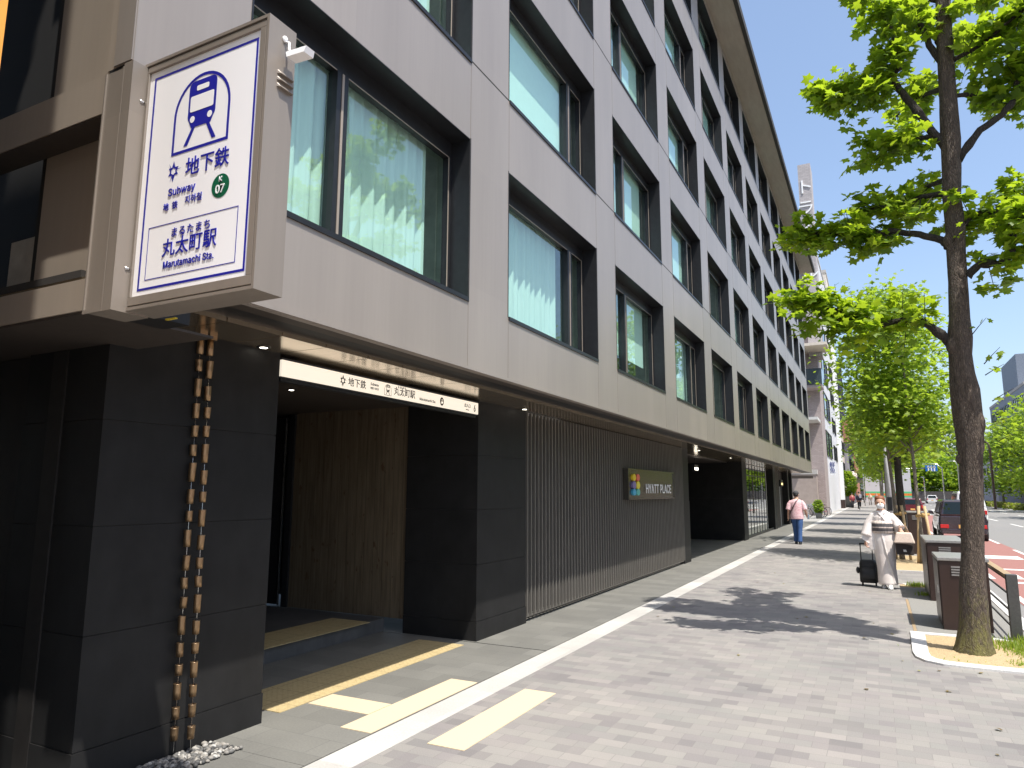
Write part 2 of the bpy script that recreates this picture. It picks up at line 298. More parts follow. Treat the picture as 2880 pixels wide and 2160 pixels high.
# ------------------------------------------------------------------ mesh helpers
def wloc(o):
    v = Vector((0, 0, 0))
    while o is not None: v = v + o.location; o = o.parent
    return v
KS = 0.949                      # the upper storeys were measured a little too far out; bring them in about the viewpoint
def ks(p): return Vector((p[0]*KS, p[1]*KS, EYE+(p[2]-EYE)*KS))
class MB:
    def __init__(s, k=False): s.v = []; s.f = []; s.m = []; s.sm = []; s.k = k
    def add(s, vs, fs, m=0, sm=False):
        k = len(s.v); s.v += [tuple(v) for v in vs]
        for f in fs: s.f.append([i+k for i in f]); s.m.append(m); s.sm.append(sm)
    def box(s, x0, x1, y0, y1, z0, z1, m=0):
        v = [(x, y, z) for z in (z0, z1) for y in (y0, y1) for x in (x0, x1)]
        s.add(v, [(0, 2, 3, 1), (4, 5, 7, 6), (0, 1, 5, 4), (2, 6, 7, 3), (0, 4, 6, 2), (1, 3, 7, 5)], m); return s
    def quad(s, a, b, c, d, m=0): s.add([a, b, c, d], [(0, 1, 2, 3)], m); return s
    def hull(s, lo, hi, m=0):
        "frustum between two rings of equal count"
        n = len(lo); s.add(list(lo)+list(hi), [tuple(range(n-1, -1, -1)), tuple(range(n, 2*n))] + [(i, (i+1) % n, n+(i+1) % n, n+i) for i in range(n)], m); return s
    def obox(s, c, ax, ay, az, m=0):
        "oriented box: centre and three half axes"
        c, ax, ay, az = map(Vector, (c, ax, ay, az)); v = [c+ax*i+ay*j+az*k for k in (-1, 1) for j in (-1, 1) for i in (-1, 1)]
        s.add(v, [(0, 2, 3, 1), (4, 5, 7, 6), (0, 1, 5, 4), (2, 6, 7, 3), (0, 4, 6, 2), (1, 3, 7, 5)], m); return s
    def tube(s, pts, rad, n=8, m=0, cap=True, flat=1.0, wob=0.0):
        pts = [Vector(p) for p in pts]
        if isinstance(rad, (int, float)): rad = [rad]*len(pts)
        vs = []; prev = None
        for i, p in enumerate(pts):
            d = (pts[min(i+1, len(pts)-1)]-pts[max(i-1, 0)]).normalized()
            if prev is None: u = d.cross(Vector((0, 0, 1))); u = u if u.length > 0.05 else d.cross(Vector((1, 0, 0)))
            else: u = prev - d*prev.dot(d)
            u.normalize(); prev = u; w_ = d.cross(u)
            for k in range(n):
                a = 2*math.pi*k/n; r = rad[i]*(1+random.uniform(-wob, wob))
                vs.append(p + u*math.cos(a)*r + w_*math.sin(a)*r*flat)
        fs = [(i*n+k, i*n+(k+1) % n, (i+1)*n+(k+1) % n, (i+1)*n+k) for i in range(len(pts)-1) for k in range(n)]
        if cap: fs += [tuple(range(n-1, -1, -1)), tuple(range((len(pts)-1)*n, len(pts)*n))]
        s.add(vs, fs, m, True); return s
    def loft(s, rings, n=16, m=0, cap=True, power=2.0):
        "rings: (cx, cy, cz, rx, ry[, yaw])"
        vs = []
        for r in rings:
            cx, cy, cz, rx, ry = r[:5]; yaw = r[5] if len(r) > 5 else 0
            for k in range(n):
                a = 2*math.pi*k/n; c, q = math.cos(a), math.sin(a)
                x = rx*math.copysign(abs(c)**(2/power), c); y = ry*math.copysign(abs(q)**(2/power), q)
                vs.append((cx+x*math.cos(yaw)-y*math.sin(yaw), cy+x*math.sin(yaw)+y*math.cos(yaw), cz))
        L = len(rings)
        fs = [(i*n+k, i*n+(k+1) % n, (i+1)*n+(k+1) % n, (i+1)*n+k) for i in range(L-1) for k in range(n)]
        if cap: fs += [tuple(range(n-1, -1, -1)), tuple(range((L-1)*n, L*n))]
        s.add(vs, fs, m, True); return s
    def ball(s, c, r, n=10, m=0):
        if isinstance(r, (int, float)): r = (r, r, r)
        L = max(5, n//2+1)
        s.loft([(c[0], c[1], c[2]-r[2]*math.cos(math.pi*i/(L)), max(1e-4, r[0]*math.sin(math.pi*i/L)), max(1e-4, r[1]*math.sin(math.pi*i/L))) for i in range(L+1)], n, m); return s
    def disc(s, c, nrm, r, n=20, m=0):
        nrm = Vector(nrm); u = nrm.cross(Vector((0, 0, 1)) if abs(nrm.z) < 0.9 else Vector((1, 0, 0))).normalized(); w_ = nrm.cross(u); c = Vector(c)
        s.add([c+u*math.cos(2*math.pi*k/n)*r+w_*math.sin(2*math.pi*k/n)*r for k in range(n)], [tuple(range(n))], m); return s
    def build(s, name, mats, parent=None, loc=None, bevel=0, remesh=0, smooth=False, sub=0, label=None):
        me = bpy.data.meshes.new(name)
        if s.k: s.v = [tuple(ks(a)) for a in s.v]
        off = wloc(parent) if parent is not None else Vector(loc if loc is not None else (0, 0, 0))
        me.from_pydata([(a[0]-off.x, a[1]-off.y, a[2]-off.z) for a in s.v], [], s.f)
        if not isinstance(mats, (list, tuple)): mats = [mats]
        for mm in mats: me.materials.append(mm)
        me.polygons.foreach_set('material_index', [min(i, len(mats)-1) for i in s.m])
        me.polygons.foreach_set('use_smooth', [bool(x) or smooth for x in s.sm])
        me.update()
        o = bpy.data.objects.new(name, me); COL.objects.link(o)
        if parent is not None: o.parent = parent
        else: o.location = off
        if bevel:
            b = o.modifiers.new('bevel', 'BEVEL'); b.width = bevel; b.segments = 2; b.limit_method = 'ANGLE'
        if remesh:
            r = o.modifiers.new('remesh', 'REMESH'); r.mode = 'VOXEL'; r.voxel_size = remesh; r.use_smooth_shade = True
            q = o.modifiers.new('sm', 'SMOOTH'); q.iterations = 3; q.factor = 0.5
        if sub: q = o.modifiers.new('sub', 'SUBSURF'); q.levels = sub; q.render_levels = sub
        if label: o['label'] = label
        return o
def tag(o, label=None, cat=None, group=None, kind=None):
    if label: o['label'] = label
    if cat: o['category'] = cat
    if group: o['group'] = group
    if kind: o['kind'] = kind
    return o
def thing(name, label, cat, loc=(0, 0, 0), group=None, rz=0):
    o = bpy.data.objects.new(name, None); COL.objects.link(o); o.location = loc; o.rotation_euler = (0, 0, rz)
    o.empty_display_size = 0.2
    return tag(o, label, cat, group)
def struct(o): o['kind'] = 'structure'; return o
def copy_tree(o, parent=None):
    c = o.copy(); COL.objects.link(c)
    if parent is not None: c.parent = parent
    for ch in [x for x in bpy.data.objects if x.parent == o]: copy_tree(ch, c)
    return c

SANS = None
try:
    import os
    _p = os.path.join(bpy.utils.system_resource('DATAFILES'), 'fonts', 'Inter.woff2')
    if os.path.exists(_p): SANS = bpy.data.fonts.load(_p)
except Exception: SANS = None
def text(body, loc, size, mat, parent, face='-Y', sx=1.0, bold=0.0, align='CENTER', name='lettering', depth=0.0015, latin=True, vert=False, space=1.0):
    c = bpy.data.curves.new(name, 'FONT'); c.body = body; c.size = size; c.align_x = align; c.align_y = 'CENTER'
    c.offset = bold; c.extrude = depth; c.space_character = space; c.space_line = 0.85
    if latin and SANS: c.font = SANS
    c.materials.append(mat)
    o = bpy.data.objects.new(name, c); COL.objects.link(o)
    o.parent = parent; o.location = Vector(loc) - wloc(parent)
    o.rotation_euler = (R(90), 0, {'-Y': 0, '+X': R(90), '+Y': R(180), '-X': R(-90)}[face]); o.scale = (sx, 1, 1)
    return o

# ================================================================== GROUND
g = MB(); g.quad((-900, -300, -0.2), (900, -300, -0.2), (900, 1500, -0.2), (-900, 1500, -0.2))
struct(g.build('ground', simple('earth', (0.16, 0.15, 0.13), 0.95, 0, 0.2, 0.5)))
g = MB(); g.box(-2.945, 1.47, -12, 230, -0.2, 0.0)
struct(g.build('sidewalk', M['pavers']))
g = MB(); g.box(-12, -3.222, -12, 3.485, -0.2, 0.0); g.box(-12, -3.222, 3.489, 7.02, -0.2, 0.0); g.box(-12, -3.222, 7.048, 45.2, -0.2, 0.0)
struct(g.build('paving_apron', M['apron']))
g = MB(); g.box(-3.222, -3.205, -12, 230, -0.2, -0.022); g.box(-12, -3.222, 3.485, 3.489, -0.2, -0.01); g.box(-12, -3.222, 7.02, 7.048, -0.2, -0.022)
struct(g.build('drain_gap', M['joint']))
g = MB(); g.box(-3.205, -2.945, -12, 230, -0.2, 0.002)
struct(g.build('granite_strip', M['granite']))
g = MB(); g.box(-12, -3.222, 45.2, 230, -0.2, 0.0)
struct(g.build('paving_beyond', simple('old concrete paving', (0.30, 0.29, 0.27), 0.9, 0, 0.12, 4)))
# roadway
g = MB(); g.quad((1.62, -60, -0.115), (13.2, -60, -0.115), (13.2, 230, -0.115), (1.62, 230, -0.115))
struct(g.build('road', M['asphalt']))
g = MB(); g.quad((1.95, -30, -0.110), (3.79, -30, -0.110), (3.79, 78, -0.110), (1.95, 78, -0.110))
struct(g.build('bus_lane', M['redlane']))
g = MB(); g.box(1.47, 1.62, -12, 160, -0.2, 0.012); g.box(13.2, 13.35, -12, 160, -0.2, 0.0)
struct(g.build('kerb', M['kerb']))
g = MB()
def mark(x0, x1, y0, y1): g.quad((x0, y0, -0.106), (x1, y0, -0.106), (x1, y1, -0.106), (x0, y1, -0.106))
for y in range(6, 76, 6): mark(1.98, 2.08, y, y+3.2); mark(3.66, 3.76, y+0.5, y+3.4)
for y in range(10, 150, 9): mark(6.7, 6.82, y, y+4.2); mark(9.9, 10.02, y+2, y+6)
for (x0, x1, y0, y1) in ((2.35, 3.35, 15.6, 16.3), (2.6, 3.1, 16.6, 16.9), (2.35, 3.35, 17.3, 17.6), (2.35, 2.6, 18.2, 19.2), (2.75, 3.0, 18.0, 19.3), (3.15, 3.4, 18.2, 19.2), (2.3, 3.3, 20.2, 20.5), (2.4, 3.4, 23.5, 24.6), (2.7, 3.1, 12.6, 14.6)): mark(x0, x1, y0, y1)
for i in range(9): mark(3.9+i*1.0, 4.35+i*1.0, 84, 88)
mark(1.9, 13, 81.5, 82.0)
struct(g.build('road_markings', M['roadpaint']))
g = MB(); g.box(13.35, 60, -12, 160, -0.2, -0.01)
struct(g.build('far_pavement', simple('far pavement', (0.34, 0.33, 0.31), 0.9, 0, 0.1, 2)))
# tactile paving
g = MB(); g.box(-4.71, -4.12, 4.17, 6.85, 0.0005, 0.006); g.box(-5.90, -5.33, 3.98, 6.75, 0.151, 0.157)
struct(g.build('tactile_paving', M['tactile']))
g = MB(); g.box(-4.10, -3.505, 4.45, 4.735, 0.0005, 0.005); g.box(-3.495, -3.225, 4.13, 5.60, 0.0005, 0.0055)
g.box(-2.765, -2.475, 3.2, 4.12, 0.0005, 0.005) if False else None
g.box(-2.77, -2.485, 4.15, 5.62, 0.0005, 0.005)
struct(g.build('guide_paving', M['tactile_pale']))

# ================================================================== HOTEL BUILDING
FX = -3.35
hotel = thing('hotel_building', 'long bronze grey hotel facade with square black framed windows over dark ground floor', 'building', (-3.18, 1.95, 0))
COLY = [(6.388+3.538*(n-2) if n > 1 else 2.85, 6.388+3.538*(n-2)+2.714) for n in range(1, 13)]
ROWZ = [(3.479+2.474*r, 3.479+2.474*r+1.631) for r in range(5)]
Y0, Y1, ZB, ZT = 2.10, 45.0, 2.79, 15.2
FXT = FX*KS
f = MB(True)
ys = sorted([Y0, Y1]+[y for c in COLY for y in c]); zs = sorted([ZB, ZT]+[z for c in ROWZ for z in c])
for i in range(len(ys)-1):
    for j in range(len(zs)-1):
        if (i % 2 == 1) and (j % 2 == 1): continue
        f.quad((FX, ys[i], zs[j]), (FX, ys[i+1], zs[j]), (FX, ys[i+1], zs[j+1]), (FX, ys[i], zs[j+1]), 0)
# joints: fine dark gaps between the panels
for (z0, z1) in ROWZ[1:]:
    for i in range(0, len(ys)-1, 2): f.box(FX-0.004, FX+0.0025, ys[i]+0.002, ys[i+1]-0.002, z0-0.006, z0+0.006, 1)
for k, y in enumerate(ys[1:-1]):
    for j in range(0, len(zs)-1, 2): f.box(FX-0.004, FX+0.0015, y-0.002, y+0.002, zs[j]+0.004, zs[j+1]-0.008, 2)
# bottom lip, its underside and end walls
f.build('facade_wall', [M['panel'], M['joint'], simple('panel seam', (0.20, 0.175, 0.15), 0.6, 0.3, 0)], hotel)
e = MB(); e.box(-3.23, -3.155, 2.22, 42.7, 2.735, 2.762); e.build('drip_lip', M['panel'], hotel)
e = MB(); e.box(-9, -3.19, 42.45, 42.68, 2.74, 14.4, 0); e.build('end_wall', M['panel'], hotel)
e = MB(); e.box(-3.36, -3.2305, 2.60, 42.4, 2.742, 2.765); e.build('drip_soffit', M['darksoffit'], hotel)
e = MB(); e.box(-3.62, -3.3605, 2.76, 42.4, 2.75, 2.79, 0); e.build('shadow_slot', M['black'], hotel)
e = MB()
edges = [2.1, 2.55, 3.018, 3.488, 3.93, 4.42]
while edges[-1] < 41.6: edges.append(edges[-1]+0.47)
edges.append(42.4)
for a, b in zip(edges[:-1], edges[1:]): e.box(-4.7, -3.60, a+0.004, b-0.004, 2.72, 2.7599, 0)
e.box(-4.7, -3.625, 2.1, 42.4, 2.7602, 2.80, 1)
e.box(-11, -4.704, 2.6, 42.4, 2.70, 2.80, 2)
e.build('soffit', [M['bronze'], M['joint'], M['darksoffit']], hotel)
# slab, interior, roof and eaves
e = MB(True); e.box(-11, FX-1.9, 3.4, 44.7, 2.81, 15.1, 0)
for z0, z1 in ROWZ: e.box(FX-1.9, FX-0.36, 2.55, 44.7, z0-0.5, z0-0.12, 0)
for (a, b) in COLY[:-1]: e.box(FX-1.9, FX-0.34, b+0.35, b+0.47, 2.9, 15.1, 0)
e.build('room_partition', M['interior'], hotel)
e = MB(True); e.box(-11, -2.67, 0.5, 46.0, 15.22, 15.30, 0); e.box(-2.67, -2.56, 0.5, 46.0, 15.20, 15.46, 1); e.box(-11, -2.67, 0.5, 46.0, 15.30, 15.44, 1)
e.build('roof', [simple('eaves soffit board', (0.33, 0.285, 0.24), 0.6, 0.1, 0.08, 2, (1, 0.2, 1)), M['joint']], hotel)

# windows: every one a part, with pane, curtain or blind as sub-parts
rnd = random.Random(11)
def window(ci, ri):
    y0, y1 = COLY[ci]; z0, z1 = ROWZ[ri]
    fx = FX-0.215
    m = MB(True)
    # reveal lining
    t_ = 0.012
    m.box(fx, FX-0.001, y0-t_, y0+0.006, z0-t_, z1+t_, 0); m.box(fx, FX-0.001, y1-0.006, y1+t_, z0-t_, z1+t_, 0)
    m.box(fx, FX-0.001, y0+0.006, y1-0.006, z1-0.006, z1+t_, 0)
    m.box(fx, FX+0.014, y0+0.006, y1-0.006, z0-0.03, z0+0.010, 0)
    # thin bright edge bead round the opening
    m.box(FX-0.001, FX+0.004, y0-0.012, y0-0.002, z0, z1+0.01, 0); m.box(FX-0.001, FX+0.004, y1+0.002, y1+0.010, z0-0.03, z1+0.01, 0)
    # frame
    F = 0.05
    mull = y0+(y1-y0)*(0.40 if ci % 2 == 0 else 0.81)
    m.box(fx-0.07, fx, y0, y0+F, z0, z1, 0); m.box(fx-0.07, fx, y1-F, y1, z0, z1, 0)
    m.box(fx-0.07, fx, y0+F, y1-F, z1-0.17, z1, 0); m.box(fx-0.07, fx, y0+F, y1-F, z0+0.010, z0+0.045, 0)
    m.box(fx-0.085, fx+0.012, mull-0.065, mull+0.065, z0+0.012, z1-0.17, 0)
    m.box(fx+0.0125, fx+0.018, mull-0.012, mull+0.012, z0+0.03, z1-0.18, 1)
    m.box(fx+0.0005, fx+0.006, y0+F, y1-F, z1-0.176, z1-0.168, 1)
    m.box(fx+0.0005, fx+0.006, y1-F-0.012, y1-F, z0+0.05, z1-0.18, 1)
    win = m.build('window', [M['blackmetal'], M['panelside']], hotel)
    p = MB(True); px = fx-0.045
    for a, b, d in ((y0+F-0.01, mull-0.05, 0), (mull+0.05, y1-F+0.01, -0.02)):
        p.quad((px+d, a, z0+0.04), (px+d, b, z0+0.04), (px+d, b, z1-0.165), (px+d, a, z1-0.165))
    p.build('pane', M['glass'], win)
    # what hangs behind the glass
    cx = fx-0.165
    r = rnd.random()
    blind = (ri >= 1 and r < 0.72) or (ci in (2,) and ri == 0)
    if ci == 1: blind = ri >= 1
    if ci in (0,): blind = False
    if blind:
        low = z0+0.02 if rnd.random() < 0.55 else z0+rnd.choice([0.2, 0.35, 0.6])
        if ci == 2 and ri == 0: low = z0+0.42
        if ci in (1, 2, 3) and ri >= 1: low = z0+0.02
        b = MB(True); b.box(cx+0.05, cx+0.054, y0+0.055, y1-0.28, low, z1-0.05, 0); b.build('roller_blind', M['blind'], win)
    else:
        a, b_ = y0+0.05, y1-0.24
        if ci == 1: a, b_ = y0+0.15, y1-0.7
        if ci > 3 and rnd.random() < 0.5: b_ = y0+rnd.uniform(0.9, 1.6)
        n = int((b_-a)/0.022); b = MB(True); vs = []; A = 0.03
        for i in range(n+1):
            y = a+(b_-a)*i/n; ph = y*2*math.pi/0.155
            x = cx + A*math.sin(ph) + 0.012*math.sin(ph*0.37+1.3)
            vs += [(x, y, z0+0.03), (x, y, z1-0.03)]
        b.add(vs, [(2*i, 2*i+2, 2*i+3, 2*i+1) for i in range(n)], 0, True)
        b.build('curtain', M['curtain'], win)
for ci in range(12):
    for ri in range(5):
        if ci == 0 and ri > 2: continue
        window(ci, ri)

# ground floor: pillars of dark stone
def pillar(name, x, y0, y1, xb, zt=2.73, joints=(0.208, 0.832, 1.449, 2.078), mat=None, lip=True):
    p = MB(); zz = [0.0]+list(joints)+[zt]
    for i, (a, b) in enumerate(zip(zz[:-1], zz[1:])):
        s_ = 0.0 if i else 0.006
        p.box(xb, x-0.001*(i % 2)+s_, y0+0.0008*(i % 2)-s_, y1-0.0008*(i % 2)+s_, a+(0.0025 if i else 0), b-0.0025, 0)
    p.box(xb+0.01, x-0.008, y0+0.008, y1-0.008, 0.05, zt, 1)
    return p.build(name, [mat or M['darkstone'], M['joint']], hotel)
pillar('entrance_pillar', -4.07, 2.57, 3.935, -4.9)
pillar('entrance_pillar', -4.10, 7.075, 8.33, -5.10)
pillar('sign_pillar', -4.12, 16.82, 17.45, -4.6, joints=(1.449, 2.2), mat=M['darkstone'])
pillar('storefront_pillar', -4.19, 25.75, 26.55, -9, joints=(1.449,))
pillar('storefront_pillar', -4.22, 34.3, 35.1, -4.6, joints=(1.449,))
pillar('storefront_pillar', -4.22, 40.1, 40.6, -4.6, joints=(1.449,))
pillar('storefront_pillar', -4.22, 42.0, 42.4, -4.6, joints=(1.449,))
# dark band walls between pillars
e = MB(); e.box(-4.62, -4.5, 35.1, 40.1, 0, 2.7, 0); e.box(-4.62, -4.5, 40.6, 42.4, 0, 2.7, 0); e.box(-7.3, -7.2, 17.0, 25.8, 0, 2.7, 0)
for i in range(12): e.box(-7.19, -7.12, 18.6+i*0.32, 18.68+i*0.32, 0, 2.6, 0)
e.build('ground_floor_wall', simple('dark cladding', (0.05, 0.045, 0.042), 0.6, 0.2, 0.2, 5), hotel)
# entrance recess
e = MB(); e.box(-12, -5.38, 3.4, 7.075, 0.0, 0.15, 0)
e.box(-12, -5.372, 3.4, 7.07, 0.1505, 0.1515, 0)
e.build('entrance_step', stone('step stone', (0.085, 0.085, 0.085)), hotel)
e = MB(); e.box(-6.98, -5.105, 7.11, 7.25, 0.152, 2.70, 0); e.build('timber_wall', M['wood'], hotel)
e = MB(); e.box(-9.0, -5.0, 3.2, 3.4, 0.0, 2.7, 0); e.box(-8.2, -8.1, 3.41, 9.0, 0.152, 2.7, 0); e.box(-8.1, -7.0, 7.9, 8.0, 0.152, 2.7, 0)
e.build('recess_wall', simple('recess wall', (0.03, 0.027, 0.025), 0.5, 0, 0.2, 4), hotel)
e = MB()
for x in (-7.12, -7.22): e.box(x, x+0.018, 7.15, 7.17, 0.152, 2.66, 0)
e.box(-7.08, -6.982, 7.08, 7.16, 0.152, 2.68, 1); e.box(-7.6, -7.3, 7.2, 7.24, 0.152, 2.66, 1)
e.build('door_rail', [M['chrome'], M['blackmetal']], hotel)
# slat screen
e = MB(); n = 74; ya, yb = 8.38, 16.75
for i in range(n):
    y = ya+(yb-ya)*i/(n-1); e.box(-4.125, -4.09, y-0.0125, y+0.0125, 0.085, 2.705, 0)
e.box(-4.18, -4.12, ya-0.02, yb+0.02, 0.06, 0.0848, 0); e.box(-4.27, -4.24, 8.34, 17.21, 0.06, 2.70, 1)
e.box(-4.26, -4.23, 8.34, 17.21, 0.0, 0.055, 2)
e.build('slat_screen', [M['steel_slat'], M['speckle'], M['joint']], hotel)
e = MB(); ya, yb = 35.15, 36.6
for i in range(14):
    y = ya+(yb-ya)*i/13; e.box(-4.36, -4.25, y-0.01, y+0.01, 0.06, 2.7, 0)
e.build('slat_screen', M['steel_slat'], hotel)
# storefront glazing
e = MB(); e.box(-4.34, -4.28, 26.56, 34.29, 0.0, 0.09, 0)
for i in range(9):
    y = 26.6+i*0.72; e.box(-4.33, -4.298, y-0.014, y+0.014, 0.0905, 2.69, 0)
e.box(-4.34, -4.29, 26.6, 32.4, 2.28, 2.31, 0)
e.box(-6.4, -4.40, 33.2, 33.3, 0, 2.7, 1); e.box(-6.5, -6.4, 26.5, 34, 0, 2.7, 1)
sf = e.build('storefront', [M['blackmetal'], M['interior']], hotel)
p = MB(); p.quad((-4.31, 26.6, 0.09), (-4.31, 32.4, 0.09), (-4.31, 32.4, 2.7), (-4.31, 26.6, 2.7))
def mirror_glass():
    m, t, b = newmat('storefront glass'); b.inputs['Base Color'].default_value = (0.42, 0.46, 0.45, 1); b.inputs['Metallic'].default_value = 1; b.inputs['Roughness'].default_value = 0.02
    b.inputs['Specular IOR Level'].default_value = 1.0; b.inputs['IOR'].default_value = 2.2; return m
p.build('pane', mirror_glass(), sf)
# downlights
M['lampglow'] = simple('downlight lens', (1.0, 0.93, 0.78), 0.5, 0, 0, emit=9)
for (x, y, z, r) in ((-4.00, 3.70, 2.72, 0.028), (-4.0, 8.1, 2.72, 0.028), (-5.35, 5.35, 2.70, 0.026), (-4.0, 18.2, 2.72, 0.028), (-4.0, 22.6, 2.72, 0.03)):
    e = MB(); e.tube([(x, y, z-0.006), (x, y, z+0.004)], r+0.022, 16, 0); o = e.build('downlight', M['blackmetal'], hotel)
    e = MB(); e.disc((x, y, z-0.0075), (0, 0, -1), r, 16); e.build('lamp', M['lampglow'], o)
for (x, y, en) in ((-5.35, 5.35, 6), ):
    l = bpy.data.lights.new('downlight_beam', 'SPOT'); l.energy = en; l.color = (1, 0.82, 0.58); l.spot_size = R(120); l.spot_blend = 0.8; l.shadow_soft_size = 0.03
    o = bpy.data.objects.new('downlight_beam', l); COL.objects.link(o); o.location = (x, y, 2.68); o.parent = hotel; o.location = Vector((x, y, 2.68))-hotel.location
# hanging box sign in the drive-through and small lit sign
e = MB(); e.box(-5.0, -4.92, 21.7, 22.2, 2.30, 2.50, 0); e.box(-4.97, -4.95, 21.9, 21.92, 2.5, 2.7, 0); e.box(-4.919, -4.915, 21.75, 22.15, 2.34, 2.41, 1)
tag(e.build('hanging_sign', [M['blackmetal'], M['lampglow']], None, (-4.96, 21.95, 2.5)), 'small black box sign hanging under soffit of dark driveway opening', 'sign')

# -------- side elevation (faces the viewer at the far left)
sd = MB(); sd.box(-3.325, -3.184, 1.985, 2.10, 3.80, 14.4, 0); sd.box(-3.40, -3.326, 2.0, 2.10, 3.80, 14.4, 1); sd.box(-3.40, -3.20, 2.101, 2.30, 3.80, 14.4, 1)
sd.build('corner_post', [M['panel'], M['panelside']], hotel)
sd = MB(); sd.box(-4.25, -3.41, 2.20, 2.30, 2.72, 14.4, 0); sd.box(-11, -4.251, 2.95, 3.0, 2.72, 14.4, 1); sd.box(-4.29, -4.2505, 2.201, 2.949, 2.72, 14.4, 1); sd.build('side_wall', [M['panelside'], simple('wall shade black', (0.012, 0.011, 0.010), 0.7, 0, 0)], hotel)  # left part is painted black and set back to stand for the shaded wall
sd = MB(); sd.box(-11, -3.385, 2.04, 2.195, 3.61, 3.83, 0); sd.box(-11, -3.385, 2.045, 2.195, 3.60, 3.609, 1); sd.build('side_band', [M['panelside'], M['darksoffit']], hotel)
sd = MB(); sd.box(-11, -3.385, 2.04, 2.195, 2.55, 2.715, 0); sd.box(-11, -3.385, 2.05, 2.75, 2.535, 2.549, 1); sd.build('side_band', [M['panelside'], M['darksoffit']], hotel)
# corner pilaster beside the sign
sd = MB(); sd.box(-3.375, -3.235, 1.992, 2.20, 2.512, 3.775, 0); sd.box(-3.234, -3.165, 1.985, 2.18, 2.505, 3.79, 0); sd.box(-3.385, -3.235, 1.984, 1.991, 2.505, 2.523, 0)
sd.box(-3.385, -3.3755, 1.984, 2.2, 2.524, 3.775, 0); sd.box(-3.245, -3.2345, 1.984, 1.991, 2.524, 3.775, 0)
sd.box(-3.38, -3.19, 2.0, 2.18, 3.7755, 3.7995, 1); sd.box(-3.38, -3.17, 2.201, 2.42, 2.52, 2.70, 1)
sd.build('corner_cladding', [M['signframe'], M['black']], hotel)
# dark side wall at the ground, left of the entrance pillar
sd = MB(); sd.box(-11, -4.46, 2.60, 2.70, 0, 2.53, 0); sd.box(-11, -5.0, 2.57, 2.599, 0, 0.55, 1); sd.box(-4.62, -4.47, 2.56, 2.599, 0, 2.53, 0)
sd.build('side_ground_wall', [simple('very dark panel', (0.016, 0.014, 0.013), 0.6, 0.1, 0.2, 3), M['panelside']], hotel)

# ================================================================== THINGS ON THE BUILDING
# big subway sign
SX0, SX1, SY0, SY1, SZ0, SZ1 = -3.355, -2.435, 2.175, 2.345, 2.56, 3.925
sg = thing('subway_sign', 'white and blue lit subway station sign box projecting from the building corner', 'sign', (-2.9, 2.26, SZ0))
s = MB()
t = 0.016
s.box(SX0, SX1, SY0+0.03, SY1, SZ0, SZ0+0.012); s.box(SX0, SX1, SY0+0.03, SY1, SZ1-0.012, SZ1)
s.box(SX0, SX0+0.012, SY0+0.03, SY1, SZ0+0.012, SZ1-0.012); s.box(SX1-0.012, SX1, SY0+0.03, SY1, SZ0+0.012, SZ1-0.012)
s.box(SX0+0.012, SX1-0.012, SY1-0.012, SY1, SZ0+0.012, SZ1-0.012)
# outer lip
for (a, b, c, d) in ((SX0, SX1, SZ0, SZ0+t), (SX0, SX1, SZ1-t, SZ1), (SX0, SX0+t, SZ0+t, SZ1-t), (SX1-t, SX1, SZ0+t, SZ1-t)):
    s.box(a, b, SY0-0.004, SY0+0.03, c, d)
s.build('sign_case', M['signframe'], sg)
s = MB(); q = 0.024; i0, i1, j0, j1 = -3.318, -2.495, 2.63, 3.868
for (a, b, c, d) in ((SX0+q, SX1-q, SZ0+q, j0), (SX0+q, SX1-q, j1, SZ1-q), (SX0+q, i0, j0, j1), (i1, SX1-q, j0, j1)):
    s.box(a, b, SY0, SY0+0.028, c, d)
s.build('sign_frame', M['signframe'], sg, bevel=0.002)
s = MB(); s.box(i0, i1, SY0+0.012, SY0+0.025, j0, j1); s.build('sign_face', M['signwhite'], sg)
yf = SY0+0.0105
s = MB()
def rect(mb, x0, x1, z0, z1, th, y=yf):
    mb.box(x0, x1, y, y+0.001, z0, z0+th); mb.box(x0, x1, y, y+0.001, z1-th, z1); mb.box(x0, x0+th, y, y+0.001, z0+th, z1-th); mb.box(x1-th, x1, y, y+0.001, z0+th, z1-th)
rect(s, -3.281, -2.516, 2.657, 3.832, 0.0125); rect(s, -3.228, -2.582, 2.708, 2.986, 0.004)
s.build('border_line', M['signblue'], sg)
def poly(mb, pts, y=yf, m=0): mb.add([(x, y, z) for x, z in pts], [tuple(range(len(pts)))], m)
def strip(mb, outer, inner, y=yf):
    n = len(outer); mb.add([(x, y, z) for x, z in outer+inner], [(i, (i+1) % n, n+(i+1) % n, n+i) for i in range(n)])
def rrect(cx, cz, hw, hh, r, n=6):
    pts = []
    for (sx, sz, a0) in ((1, 1, 0), (-1, 1, 90), (-1, -1, 180), (1, -1, 270)):
        for i in range(n+1):
            a = R(a0+90*i/n); pts.append((cx+sx*(hw-r)+r*math.cos(a), cz+sz*(hh-r)+r*math.sin(a)))
    return pts
